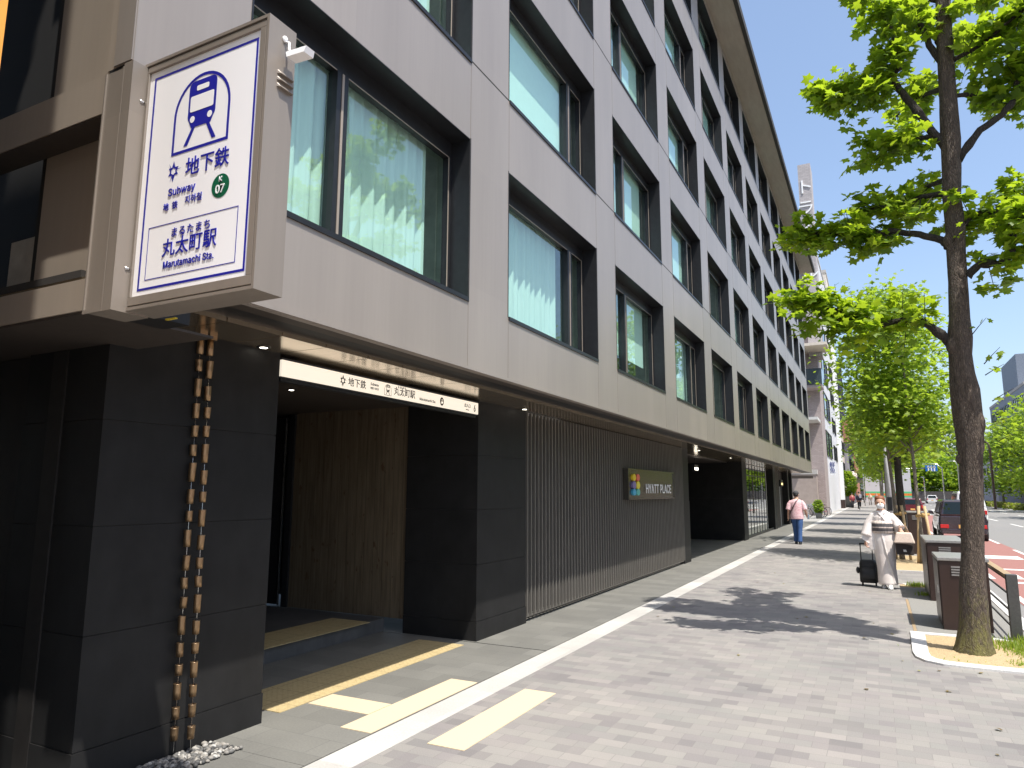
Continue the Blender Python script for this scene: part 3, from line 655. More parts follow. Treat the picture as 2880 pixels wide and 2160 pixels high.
def pictogram(mb, cx, cz, k, wh, y=yf, yw=None):
    "tunnel arch with a train front; wh collects the white pieces"
    yw = y-0.0012 if yw is None else yw
    def arch(hw, top, bot, n=20):
        p = [(cx+hw*k, cz+bot*k)]
        for i in range(n+1):
            a = math.pi*i/n; p.append((cx+hw*k*math.cos(a), cz+(top-hw)*k+hw*k*math.sin(a)*1.0))
        p.append((cx-hw*k, cz+bot*k)); return p
    strip(mb, arch(0.206, 0.205, -0.205), arch(0.190, 0.189, -0.189), y)
    poly(mb, rrect(cx, cz+0.06*k, 0.101*k, 0.112*k, 0.035*k), y)
    poly(mb, [(cx-0.101*k, cz-0.02*k), (cx-0.070*k, cz-0.082*k), (cx+0.070*k, cz-0.082*k), (cx+0.101*k, cz-0.02*k)], y-0.0004)
    for sx in (-1, 1): poly(mb, [(cx+sx*0.040*k, cz-0.08*k), (cx+sx*0.062*k, cz-0.08*k), (cx+sx*0.118*k, cz-0.172*k), (cx+sx*0.090*k, cz-0.172*k)][::sx], y-0.0002)
    poly(wh, rrect(cx, cz+0.047*k, 0.086*k, 0.043*k, 0.01*k), yw); poly(wh, rrect(cx, cz+0.128*k, 0.045*k, 0.014*k, 0.008*k), yw)
    for sx in (-1, 1): poly(wh, [(cx+sx*0.063*k+0.018*k*math.cos(a*math.pi/10), cz-0.037*k+0.018*k*math.sin(a*math.pi/10)) for a in range(20)], yw)
def city_mark(mb, cx, cz, k, y=yf):
    "six pointed interlaced city emblem, open in the middle"
    for (dx, dz, rot) in ((0, 0, 0),):
        outer = []; inner = []
        for i in range(12):
            a = R(90+30*i); ro = (1.0, 0.45, 0.78, 0.42, 0.78, 0.45, 1.05, 0.45, 0.78, 0.42, 0.78, 0.45)[i]
            outer.append((cx+k*ro*math.cos(a), cz+k*ro*math.sin(a))); ri = ro*0.60 if i % 2 == 0 else ro*0.62
            if i % 2 == 0: ri = 0.36
            inner.append((cx+k*ri*math.cos(a), cz+k*ri*math.sin(a)))
        strip(mb, outer, inner, y)
    for i in (1, 3, 5):
        a = R(60*i+60)
        mb.add([(cx+k*0.36*math.cos(a+0.5), y-0.0002, cz+k*0.36*math.sin(a+0.5)), (cx+k*1.12*math.cos(a+0.12), y-0.0002, cz+k*1.12*math.sin(a+0.12)), (cx+k*0.40*math.cos(a+0.18), y-0.0002, cz+k*0.40*math.sin(a+0.18))], [(0, 1, 2)])
s = MB(); wh = MB(); pictogram(s, -2.893, 3.552, 1.0, wh); s.build('train_symbol', M['signblue'], sg); wh.build('train_symbol_window', M['signwhite'], sg)
s = MB(); city_mark(s, -3.072, 3.262, 0.055); s.build('city_mark', M['signblue'], sg)
yt = SY0+0.0095
text('地下鉄', (-2.823, yt, 3.253), 0.105, M['signblue'], sg, bold=0.0005, latin=False)
text('Subway', (-2.997, yt, 3.150), 0.077, M['signblue'], sg, bold=0.0004)
text('地  铁', (-3.072, yt, 3.073), 0.043, M['signblue'], sg, bold=0.0, latin=False)
text('지하철', (-2.903, yt, 3.083), 0.046, M['signblue'], sg, bold=0.0, latin=False)
s = MB(); s.disc((-2.716, yf, 3.112), (0, -1, 0), 0.061, 40); s.build('line_badge', M['signgreen'], sg)
text('K', (-2.716, yt-0.001, 3.146), 0.050, M['signwhite'], sg, bold=0.0)
text('07', (-2.716, yt-0.001, 3.096), 0.080, M['signwhite'], sg, bold=0.0008, sx=0.9)
text('まるたまち', (-2.908, yt, 2.927), 0.054, M['signblue'], sg, bold=0.0, latin=False, space=1.2)
text('丸太町駅', (-2.912, yt, 2.850), 0.098, M['signblue'], sg, bold=0.0005, latin=False, space=1.02)
text('Marutamachi Sta.', (-2.910, yt, 2.768), 0.070, M['signblue'], sg, bold=0.0003, sx=0.92)
for (x, z) in ((-3.337, 3.70), (-3.337, 2.78)):
    s = MB(); s.tube([(x, SY0-0.004, z), (x, SY0-0.02, z)], 0.009, 10); s.ball((x, SY0-0.022, z), 0.011, 8); s.build('lock_screw', M['chrome'], sg)
s = MB()
for i in range(3):
    z = 3.655-0.034*i
    s.hull([(SX1+0.0005, 2.235, z-0.006), (SX1+0.0005, 2.335, z-0.006), (SX1+0.0005, 2.335, z+0.012), (SX1+0.0005, 2.235, z+0.012)], [(SX1+0.02, 2.245, z-0.008), (SX1+0.02, 2.325, z-0.008), (SX1+0.006, 2.33, z+0.011), (SX1+0.006, 2.24, z+0.011)])
s.build('vent_louvre', M['signframe'], sg)
# sensor on the side of the sign
s = MB(); s.tube([(SX1+0.001, 2.275, 3.835), (SX1+0.03, 2.272, 3.82), (SX1+0.035, 2.270, 3.775), (SX1+0.06, 2.272, 3.765)], 0.006, 8)
s.tube([(SX1+0.0, 2.27, 3.845), (SX1+0.008, 2.27, 3.845)], 0.016, 12)
s.hull([(SX1+0.035, 2.255, 3.735), (SX1+0.14, 2.262, 3.735), (SX1+0.14, 2.325, 3.735), (SX1+0.035, 2.318, 3.735)], [(SX1+0.025, 2.258, 3.765), (SX1+0.15, 2.265, 3.765), (SX1+0.15, 2.322, 3.765), (SX1+0.025, 2.315, 3.765)])
sn = tag(s.build('light_sensor', M['white'], None, (SX1, 2.28, 3.78)), 'small white sensor box with wires on the side of the subway sign', 'sensor')
# yellow tag under the case
s = MB(); s.box(-3.30, -3.22, 2.37, 2.385, 2.553, 2.5595); s.build('yellow_tag', simple('yellow tape', (0.6, 0.45, 0.03), 0.5, 0, 0), sg)

sg.location = ks(sg.location); sg.scale = (KS, KS, KS); sn.location = ks(sn.location); sn.scale = (KS, KS, KS)
# entrance light box sign
es = thing('entrance_sign', 'long cream lit sign above the dark subway entrance, black station name and exit 6', 'sign', (-4.06, 5.46, 2.5))
s = MB(); s.box(-4.16, -4.065, 3.945, 6.998, 2.528, 2.540); s.box(-4.16, -4.065, 3.945, 6.998, 2.672, 2.69); s.box(-4.16, -4.15, 3.945, 6.998, 2.54, 2.672)
s.box(-4.13, -4.08, 3.96, 6.98, 2.505, 2.5275); s.build('sign_case', M['blackmetal'], es)
s = MB(); s.box(-4.15, -4.058, 3.947, 6.996, 2.5405, 2.6715)
M['litcream'] = simple('lit cream acrylic', (0.62, 0.56, 0.47), 0.4, 0, 0, emit=0.9)
s.build('sign_face', M['litcream'], es)
XT = -4.0575
def etext(b, y, z, size, **kw): text(b, (XT, y, z), size, M['black'], es, face='+X', **kw)
class Swap(MB):
    def build(s, *a, **k):      # drawn in the XZ plane, turned to face +X
        s.v = [(XT+0.0008+(yf-y)*1.0, x, z) for x, y, z in s.v]; return MB.build(s, *a, **k)
s = Swap(); city_mark(s, 4.655, 2.606, 0.052); s.build('city_mark', M['black'], es)
etext('地下鉄', 4.845, 2.602, 0.082, bold=0.0003, latin=False)
etext('Subway', 5.09, 2.630, 0.046, bold=0.0003); etext('地铁 지하철', 5.09, 2.590, 0.024, latin=False)
s = Swap(); wh = Swap(); pictogram(s, 5.29, 2.606, 0.26, wh); s.build('train_symbol', M['black'], es); wh.build('train_symbol_window', M['litcream'], es)
etext('まるたまち', 5.51, 2.654, 0.026, latin=False, space=1.1); etext('丸太町駅', 5.56, 2.607, 0.088, bold=0.0003, latin=False)
etext('Marutamachi Sta.', 5.96, 2.585, 0.052, bold=0.0002)
s = Swap(); poly(s, [(6.225+0.037*math.cos(a*math.pi/16), 2.604+0.044*math.sin(a*math.pi/16)) for a in range(32)]); s.build('line_badge', M['black'], es)
text('K', (XT+0.003, 6.225, 2.622), 0.03, M['litcream'], es, face='+X', bold=0.0006)
text('07', (XT+0.003, 6.225, 2.592), 0.045, M['litcream'], es, face='+X', bold=0.0006)
etext('出入口', 6.755, 2.615, 0.046, bold=0.0003, latin=False); etext('Entrance', 6.755, 2.572, 0.024)
etext('6', 6.915, 2.603, 0.145, bold=0.002, sx=0.75)

# hotel name board
hb = thing('hotel_sign', 'dark metal board with four colour petal logo and white capitals on slat screen', 'sign', (-4.0, 13.9, 1.5))
HX = -3.98
s = MB(); s.box(-4.085, HX-0.0205, 12.29, 15.55, 1.52, 2.085)
for (y0, y1, z0, z1) in ((12.29, 15.55, 1.52, 1.538), (12.29, 15.55, 2.067, 2.085), (12.29, 12.31, 1.5385, 2.0665), (15.53, 15.55, 1.5385, 2.0665)): s.box(HX-0.02, HX, y0, y1, z0, z1, 0)
def boardmat():
    m, t, b = newmat('dark polished board'); b.inputs['Base Color'].default_value = (0.16, 0.15, 0.13, 1); b.inputs['Metallic'].default_value = 0.8; b.inputs['Roughness'].default_value = 0.22; return m
s.build('board', boardmat(), hb)
s = MB()
cols = [(0.75, 0.55, 0.02), (0.70, 0.12, 0.08), (0.20, 0.16, 0.36), (0.75, 0.62, 0.05), (0.05, 0.35, 0.55), (0.10, 0.45, 0.38)]
cm = [simple('logo_%d' % i, c, 0.4, 0, 0) for i, c in enumerate(cols)]
i = 0
for (z, hh) in ((1.925, 0.065), (1.785, 0.072), (1.655, 0.06)):
    for y in (12.60, 12.84):
        pts = [(y+0.105*math.cos(a*math.pi/10), z+hh*math.sin(a*math.pi/10)) for a in range(20)]
        s.hull([(HX-0.02, p[0], p[1]) for p in pts], [(HX+0.015, p[0], p[1]) for p in pts], i); i += 1
s.build('petal_logo', cm, hb)
text('HYATT PLACE', (HX, 14.30, 1.725), 0.335, M['white'], hb, face='+X', sx=1.13, bold=0.004, depth=0.002, space=1.04)

# small lit lantern sign and second board further on
s = MB(); s.box(-4.45, -4.2, 37.0, 37.9, 1.95, 2.28, 0); s.box(-4.199, -4.19, 37.2, 37.75, 2.03, 2.13, 1); s.box(-4.35, -4.33, 37.4, 37.42, 2.28, 2.72, 0); s.box(-4.35, -4.33, 37.6, 37.62, 0.0, 1.95, 2); s.box(-4.35, -4.33, 37.15, 37.17, 2.28, 2.72, 2)
tag(s.build('lantern_sign', [M['black'], simple('lit amber', (0.95, 0.7, 0.3), 0.4, 0, 0, emit=1.5), M['white']], None, (-4.3, 37.45, 0)), 'black lantern sign with amber strip under the far end of the overhang', 'sign')
s = MB(); s.box(-4.5, -4.44, 41.2, 43.3, 1.75, 2.25, 0)
o = s.build('name_board', simple('greige board', (0.28, 0.26, 0.22), 0.5, 0, 0.1, 5), None, (-4.47, 42.2, 2)); tag(o, 'greige name board on dark wall between the last two pillars', 'sign')

# rain chains
def chain(bx, by, tx, ty, zt, seed, label, segs):
    r_ = random.Random(seed)
    root = thing('rain_chain', label, 'rain chain', (bx, by, 0.0), 'copper cup rain chains by the entrance')
    c = MB(); c.box(tx-0.03, tx+0.03, ty-0.03, ty+0.03, zt-0.03, zt+0.0, 0); c.tube([(tx, ty, zt-0.03), (tx, ty, zt-0.14)], 0.023, 14, 0)
    c.build('top_funnel', M['copper'], root)
    c = MB(); c.tube([(tx, ty, zt-0.03), (bx, by, 0.04)], 0.0022, 6); c.build('wire', M['chrome'], root)
    z = zt-0.18
    for h in segs:
        if z-h < 0.02: break
        f0 = 1-(z)/zt; px = tx+(bx-tx)*f0; py = ty+(by-ty)*f0
        c = MB(); R1, R2 = 0.0235, 0.0215
        tlt = r_.uniform(-0.006, 0.006)
        o_ = [(px, py, z-h, R2-0.003, R2-0.003), (px, py, z-h, R2, R2), (px+tlt*0.5, py, z-h*0.5, R2+0.001, R2+0.001), (px+tlt, py, z-0.004, R1, R1), (px+tlt, py, z, R1+0.001, R1+0.001), (px+tlt, py, z, R1-0.003, R1-0.003), (px, py, z-h*0.6, R2-0.004, R2-0.004)]
        c.loft(o_, 20, 0, cap=False); c.build('cup', M['copper'], root)
        z -= h+r_.uniform(0.045, 0.055)
    return root
SG = [0.08, 0.12, 0.10, 0.075, 0.075, 0.125, 0.095, 0.07, 0.11, 0.095, 0.07, 0.07, 0.115, 0.085, 0.065, 0.095, 0.07, 0.075, 0.075, 0.07]
chain(-4.015, 3.18, -4.05, 3.19, 2.72, 1, 'left rain chain of small copper cups beside the entrance', SG)
chain(-3.955, 3.255, -4.045, 3.265, 2.72, 2, 'right rain chain of small copper cups beside the entrance', SG[1:]+[0.08])
# pebbles in the drain tray
pb = MB(); r_ = random.Random(5)
for i in range(420):
    x, y = r_.uniform(-4.05, -3.775), r_.uniform(2.95, 3.50)
    if y > 3.5-(x+4.05)*0.0: continue
    s_ = r_.uniform(0.010, 0.024); a = r_.uniform(0, 3)
    pb.loft([(x, y, 0.004, s_*0.5, s_*0.3, a), (x, y, 0.004+s_*0.35, s_, s_*0.7, a), (x, y, 0.004+s_*0.8, s_*0.75, s_*0.55, a), (x, y, 0.004+s_*1.05, s_*0.2, s_*0.2, a)], 7, 0)
tag(pb.build('gravel', M['pebble'], None), 'pale pebbles filling the tray under the rain chains', None, None, 'stuff')

# ================================================================== TREES
def leaf(mb, p, nrm, tip, size, m=0):
    nrm = nrm.normalized(); tip = (tip-nrm*tip.dot(nrm))
    if tip.length < 1e-3: tip = nrm.orthogonal()
    tip.normalize(); sd_ = nrm.cross(tip)
    prof = [(90, 1.0), (68, 0.60), (38, 0.95), (12, 0.55), (-18, 0.78), (-55, 0.50), (-90, 0.18)]
    pts = [(math.cos(R(a))*r, math.sin(R(a))*r) for a, r in prof]
    full = pts + [(-x, y) for x, y in pts[-2:0:-1]]
    c = Vector(p)+tip*size*0.5
    vs = [c] + [c+(sd_*x+tip*y)*size-nrm*size*0.22*abs(x)-nrm*size*0.10*max(0, y) for x, y in full]
    n = len(full)
    mb.add(vs, [(0, 1+i, 1+(i+1) % n) for i in range(n)], m, True)
def leaf_spray(mb, wd, p, d, r_, L, nl, size, m=0):
    "a twig with leaves along and at its end, blades roughly facing up and hanging outward"
    p = Vector(p); d = d.normalized(); q = p+d*L
    wd.tube([p, p+d*L*0.5+Vector((0, 0, 0.02*L)), q], [0.006, 0.004, 0.002], 5, 1)
    for i in range(nl):
        f_ = r_.uniform(0.35, 1.05); c = p+d*L*f_
        out = Vector((r_.gauss(0, 1), r_.gauss(0, 1), r_.gauss(-0.35, 0.35))).normalized()
        c = c+out*r_.uniform(0.02, 0.09)*(size/0.07)
        nrm = Vector((r_.gauss(0, 0.55), r_.gauss(0, 0.55), 1.0))
        leaf(mb, c, nrm, out+Vector((0, 0, -0.5)), size*r_.uniform(0.6, 1.2), m)

# the big plane tree in the pit
TY = 8.95
tr = thing('plane_tree', 'large plane tree with knobbly mossy trunk standing in the sandy pit', 'tree', (0.77, TY, 0))
prof = [(0.02, 0.585, 0.965), (0.10, 0.625, 0.948), (0.30, 0.668, 0.938), (0.7, 0.695, 0.94), (1.01, 0.737, 0.948), (1.5, 0.775, 0.985), (1.99, 0.806, 1.02), (2.2, 0.80, 1.05), (2.45, 0.788, 1.065), (2.77, 0.782, 1.062), (2.95, 0.79, 1.03), (3.16, 0.80, 1.018), (3.35, 0.795, 1.04), (3.56, 0.83, 1.03), (4.0, 0.855, 1.04), (4.38, 0.865, 1.052), (4.6, 0.875, 1.07), (4.97, 0.878, 1.06), (5.3, 0.90, 1.09), (5.65, 0.912, 1.115), (6.3, 0.944, 1.116), (6.98, 0.965, 1.13), (7.5, 1.0, 1.15), (8.2, 1.03, 1.14), (9.0, 1.06, 1.12)]
tm = MB(); r_ = random.Random(3)
NS = 48
dense = []
for i in range(len(prof)-1):
    (za, la, ra), (zb, lb, rb) = prof[i], prof[i+1]; k_ = max(1, int((zb-za)/0.09))
    for j in range(k_):
        u = j/k_; dense.append((za+(zb-za)*u, la+(lb-la)*u, ra+(rb-ra)*u))
dense.append(prof[-1])
vs = []
ph = [r_.uniform(0, 6.28) for _ in range(NS)]
for (z, l, r2) in dense:
    cx, rr = (l+r2)/2, (r2-l)/2
    for k_ in range(NS):
        a = 2*math.pi*k_/NS
        b_ = 1+0.035*math.sin(3*a+z*2.1)+0.025*math.sin(7*a+1.7*z)+r_.uniform(-0.018, 0.018)
        if z < 0.2: b_ += 0.10*(0.2-z)/0.2*(0.5+0.5*math.sin(4*a+0.6))
        vs.append((cx+rr*b_*math.cos(a), TY+rr*b_*0.98*math.sin(a), z-0.03*(z < 0.05)))
n_ = len(dense)
tm.add(vs, [(i*NS+k_, i*NS+(k_+1) % NS, (i+1)*NS+(k_+1) % NS, (i+1)*NS+k_) for i in range(n_-1) for k_ in range(NS)]+[tuple(range((n_-1)*NS, n_*NS))], 0, True)
for (x, y, z, r2, sz) in ((1.035, TY-0.03, 2.40, 0.07, 1.6), (1.03, TY, 2.16, 0.05, 1.5), (0.805, TY-0.02, 2.02, 0.045, 1.0), (0.83, TY-0.05, 3.26, 0.06, 1.5), (0.88, TY-0.03, 4.45, 0.05, 1.4), (1.03, TY-0.02, 4.62, 0.05, 1.3), (1.085, TY, 5.66, 0.035, 1.2), (1.0, TY-0.05, 4.06, 0.05, 1.3), (0.99, TY-0.03, 2.95, 0.045, 1.4), (0.845, TY-0.04, 2.62, 0.05, 1.8)):
    tm.ball((x-(0.03 if x > 0.95 else -0.01), y, z), (r2, r2, r2*sz*1.25), 12)
bm = MB(); crown = MB()
BR = {
 'b1': ([(0.84, 3.25), (0.75, 3.39), (0.6, 3.53), (0.42, 3.58), (0.2, 3.52), (-0.1, 3.63), (-0.42, 3.76), (-0.62, 3.84)], 0.050, 0.014, -0.5, 0.25, 36),
 'b2': ([(0.90, 4.43), (0.83, 4.5), (0.63, 4.61), (0.37, 4.71), (0.19, 4.72), (0.0, 4.72), (-0.15, 4.80), (-0.42, 4.88), (-0.77, 5.0)], 0.046, 0.013, 0.35, 0.42, 34),
 'b3': ([(0.92, 5.03), (0.68, 5.08), (0.42, 5.09), (0.12, 5.18)], 0.036, 0.014, 0.5, 0.12, 17),
 'br1': ([(1.04, 4.04), (1.16, 4.14), (1.32, 4.11), (1.44, 4.17), (1.48, 4.5), (1.60, 4.68), (1.9, 4.8)], 0.045, 0.016, -0.3, 0.2, 24),
 'br2': ([(1.06, 4.64), (1.15, 4.76), (1.28, 4.79), (1.42, 4.79), (1.8, 5.05)], 0.034, 0.012, 0.3, 0.1, 16),
 'u1': ([(1.0, 5.52), (0.85, 5.77), (0.74, 6.01), (0.63, 6.23), (0.52, 6.45), (0.47, 6.56)], 0.048, 0.036, -0.05, 0.95, 2),
 'u1x': ([(0.47, 6.56), (0.56, 6.62), (0.6, 6.68), (0.53, 6.81), (0.50, 7.06), (0.4, 7.3)], 0.030, 0.012, -0.3, 0.1, 16),
 'u1b': ([(0.84, 5.74), (0.62, 5.79), (0.47, 5.81), (0.3, 5.85), (0.1, 5.95)], 0.028, 0.012, 0.45, 0.25, 18),
 'u1c': ([(0.50, 6.47), (0.32, 6.49), (0.01, 6.48), (-0.2, 6.55)], 0.028, 0.012, -0.2, 0.15, 22),
 'u2': ([(1.02, 6.58), (0.91, 6.82), (0.85, 7.07), (0.80, 7.32)], 0.042, 0.026, 0.0, 0.6, 8),
 'ur': ([(1.06, 5.40), (1.3, 5.71), (1.52, 5.85), (1.68, 6.03), (1.69, 6.3), (1.75, 6.41), (1.9, 6.7)], 0.042, 0.02, 0.1, 0.55, 18),
 'ur2': ([(1.06, 6.18), (1.26, 6.21), (1.47, 6.10), (1.7, 6.12)], 0.026, 0.014, 0.4, 0.4, 9),
 'ur3': ([(1.06, 6.6), (1.38, 6.66), (1.55, 6.72), (1.9, 6.9)], 0.028, 0.012, -0.4, 0.15, 20),
 'top1': ([(1.1, 7.2), (1.5, 7.5), (1.9, 7.7)], 0.03, 0.012, 0.3, 0.1, 16),
 'top2': ([(1.06, 7.4), (0.6, 7.7), (0.1, 7.9)], 0.03, 0.012, 0.3, 0.1, 18),
 'bk1': ([(0.96, 5.2), (0.75, 5.5), (0.55, 5.7)], 0.034, 0.012, 2.2, 0.35, 16),
 'bk2': ([(1.0, 6.3), (0.8, 6.8), (0.55, 7.2)], 0.034, 0.012, 2.4, 0.35, 18),
 'bk3': ([(1.0, 6.9), (1.3, 7.4), (1.6, 7.8)], 0.034, 0.012, 2.0, 0.35, 14),
}
r_ = random.Random(21)
for kx, (pts, ra, rb, dy, f0, nt_) in BR.items():
    L_ = len(pts); P3 = [Vector((x, TY+dy*(i/(L_-1))**1.2, z)) for i, (x, z) in enumerate(pts)]
    if kx == 'u1x': P3 = [p+Vector((0, -0.05, 0)) for p in P3]
    sub = []
    for i in range(L_-1):
        for j in range(4): sub.append(P3[i].lerp(P3[i+1], j/4)+Vector((r_.uniform(-.007, .007), 0, r_.uniform(-.007, .007)))*(0 if i == 0 else 1))
    sub.append(P3[-1])
    rad = [ra+(rb-ra)*i/(len(sub)-1) for i in range(len(sub))]; rad = [q_*(1+(0.25 if r_.random() < 0.15 else 0)) for q_ in rad]; rad[0] *= 1.35
    bm = MB(); bm.tube(sub, rad, 10, 0); bm.build('limb', M['barkdark'], tr)
    for i in range(int(nt_*1.25)):
        u = f0+(1-f0)*(r_.random()**0.85); ix = min(len(sub)-1, int(u*(len(sub)-1))); p = sub[ix]
        ax = (sub[min(ix+1, len(sub)-1)]-sub[max(ix-1, 0)]).normalized()
        d = (ax*r_.uniform(0.0, 0.9)+Vector((r_.gauss(0, .6), r_.gauss(0, .8), r_.gauss(0.05, .75))))
        leaf_spray(crown, crown, p, d, r_, r_.uniform(0.16, 0.42), r_.randint(13, 22), 0.084)
# epicormic sprigs on the trunk
for (x, z, n_) in ((1.10, 3.02, 4), (1.14, 2.62, 5), (1.14, 2.40, 7), (1.16, 2.2, 5), (0.72, 2.05, 4), (1.02, 3.35, 3), (0.92, 4.4, 3), (1.1, 2.9, 3)):
    sgn = 1 if x > 0.9 else -1
    leaf_spray(crown, crown, (x, TY-0.12, z), Vector((sgn*r_.uniform(0.4, 1), -0.3, r_.uniform(0.2, 0.9))), r_, r_.uniform(0.12, 0.24), n_, 0.05)
tm.build('trunk', M['bark'], tr); crown.build('crown', [M['leaf'], M['barkdark']], tr)

# generic street trees
def street_tree(name, label, loc, h, z0, rx, ry, n, size, tr_r, mat, bmat, seed, group=None, lean=0.0, limbs=8):
    r_ = random.Random(seed); root = thing(name, label, 'tree', loc, group); x, y, z = loc
    t_ = MB(); top = Vector((x+lean, y, z+h*0.86)); base = Vector((x, y, z))
    pts = [base.lerp(top, i/7)+Vector((r_.uniform(-.03, .03)*tr_r*6*(0 < i < 7), r_.uniform(-.03, .03), 0)) for i in range(8)]
    t_.tube(pts, [tr_r*(1.25 if i == 0 else 1-0.75*i/7) for i in range(8)], 9, 0)
    cr = MB(); nz = h-z0
    tips = []
    for i in range(limbs):
        u = r_.uniform(max(0.2, (z0-0.3)/h*1.0), 0.8); p = base.lerp(top, u/0.86*0.86 if u < 0.86 else 1)
        a = r_.uniform(0, 6.28); zz = r_.uniform(0.1, 0.6)
        q = p+Vector((math.cos(a)*rx*0.75, math.sin(a)*ry*0.75, nz*0.25*zz+0.1*h*0.2))
        mid = p.lerp(q, 0.5)+Vector((0, 0, 0.06*h*0.3))
        t_.tube([p, mid, q], [tr_r*0.4, tr_r*0.25, tr_r*0.1], 6, 0); tips += [mid, q, q]
    # clumps
    cl = []
    for i in range(max(10, n//42)):
        a = r_.uniform(0, 6.28); v = r_.random()
        sh = math.sin(math.pi*min(0.97, max(0.06, v**0.8)))**0.6
        rr = math.sqrt(r_.random())*sh
        cl.append(Vector((x+lean*v+math.cos(a)*rx*rr, y+math.sin(a)*ry*rr, z+z0+nz*v)))
    cl += tips
    for i in range(n):
        c = r_.choice(cl); s_ = 0.16*(rx+ry)
        p = c+Vector((r_.gauss(0, s_), r_.gauss(0, s_), r_.gauss(0, s_*0.55)))
        out = Vector((r_.gauss(0, 1), r_.gauss(0, 1), r_.gauss(-.3, .4))).normalized()
        leaf(cr, p, Vector((r_.gauss(0, .6), r_.gauss(0, .6), 1)), out, size*r_.uniform(0.6, 1.25))
    t_.build('trunk', bmat, root); cr.build('crown', mat, root)
    return root
street_tree('plane_tree', 'thick dark trunked tree rising behind the brown cabinets', (0.66, 26.2, 0), 8.3, 3.1, 1.5, 1.5, 6200, 0.10, 0.145, M['leaf2'], M['barkdark'], 31)
street_tree('sapling', 'thin pale young tree tied to tan stakes behind the woman', (0.45, 20.6, 0), 6.9, 3.1, 1.05, 1.0, 3900, 0.085, 0.055, M['leaf2'], M['bark2'], 32, 'young street trees on stakes', -0.3)
street_tree('sapling', 'thin leaning young tree right behind the far cabinet', (0.86, 19.6, 0), 6.5, 3.2, 0.95, 0.95, 3400, 0.085, 0.055, M['leaf2'], M['bark2'], 33, 'young street trees on stakes', -0.1)
ROWT = [(0.5, 33, 'second'), (0.4, 41, 'third'), (0.3, 50, 'fourth'), (0.35, 60, 'fifth'), (0.3, 72, 'sixth'), (0.3, 88, 'seventh')]
protoT = None
for i, (x, y, nm) in enumerate(ROWT):
    lab = nm+' tree along the kerb row going away beyond the saplings'
    if protoT is None: protoT = street_tree('street_tree', lab, (x, y, 0), 6.8, 3.1, 1.35, 1.5, 4200, 0.10, 0.07, M['leaf2'], M['bark2'], 40, 'row of trees along the kerb'); continue
    c = copy_tree(protoT); c.location = (x, y, 0); c.rotation_euler = (0, 0, i*1.3); c.scale = (1, 1, 1+0.04*(i % 3)); c['label'] = lab
# stakes
def stakes(x, y, label):
    root = thing('tree_stake', label, 'tree stake', (x, y, 0), 'timber stakes holding the young trees'); m_ = simple('tan timber', (0.50, 0.36, 0.20), 0.8, 0, 0.2, 20, (1, 1, .2))
    for dx, dy in ((0.18, -0.10), (-0.14, 0.15)):
        b = MB(); b.tube([(x+dx, y+dy, 0), (x+dx*0.35, y+dy*0.35, 1.35)], 0.034, 8); b.build('pole', m_, root)
    b = MB(); b.tube([(x-0.13, y-0.06, 1.12), (x+0.16, y+0.02, 1.16)], 0.03, 8); b.ball((x+0.03, y-0.04, 1.14), 0.055, 8); b.build('tie', simple('hemp tie', (0.40, 0.26, 0.10), 0.9, 0, 0.3, 40), root)
stakes(0.45, 20.55, 'tan timber stakes tied round the sapling behind the woman'); stakes(0.90, 19.5, 'tan timber stakes tied round the sapling behind the far cabinet')

# tree pit
pit_o = [(0.235, 9.86), (0.215, 8.75), (0.235, 8.52), (0.31, 8.36), (0.46, 8.265), (0.75, 8.235), (1.62, 8.235)]
pit_i = [(0.385, 9.86), (0.365, 8.80), (0.375, 8.60), (0.42, 8.49), (0.52, 8.42), (0.78, 8.395), (1.62, 8.395)]
k_ = MB()
for i in range(len(pit_o)-1):
    a, b, c, d = pit_o[i], pit_o[i+1], pit_i[i+1], pit_i[i]; g_ = 0.004
    k_.hull([(p[0], p[1], -0.02) for p in (a, b, c, d)], [(p[0], p[1], 0.022) for p in (a, b, c, d)])
k_.box(0.235, 1.46, 9.862, 9.99, -0.02, 0.022)
struct(k_.build('pit_kerb', M['kerb'], None, bevel=0.004))
so_ = MB(); r_ = random.Random(9); nx, ny = 36, 44; vs = []
for j in range(ny+1):
    for i in range(nx+1):
        x = 0.33+(1.50-0.33)*i/nx; y = 8.36+(9.88-8.36)*j/ny
        d = math.hypot(x-0.77, y-TY); vs.append((x, y, 0.006+r_.uniform(0, 0.012)+0.03*max(0, 1-d/0.5)))
so_.add(vs, [(j*(nx+1)+i, j*(nx+1)+i+1, (j+1)*(nx+1)+i+1, (j+1)*(nx+1)+i) for j in range(ny) for i in range(nx)], 0, True)
struct(so_.build('soil', M['soil']))
gr = MB()
def blade(x, y, z, h, lean, a, w_=0.004):
    dx, dy = math.cos(a), math.sin(a)
    gr.add([(x-dy*w_, y+dx*w_, z), (x+dy*w_, y-dx*w_, z), (x+dx*lean*.5+dy*w_*.8, y+dy*lean*.5-dx*w_*.8, z+h*.6), (x+dx*lean*.5-dy*w_*.8, y+dy*lean*.5+dx*w_*.8, z+h*.6), (x+dx*lean, y+dy*lean, z+h)], [(0, 1, 2, 3), (3, 2, 4)])
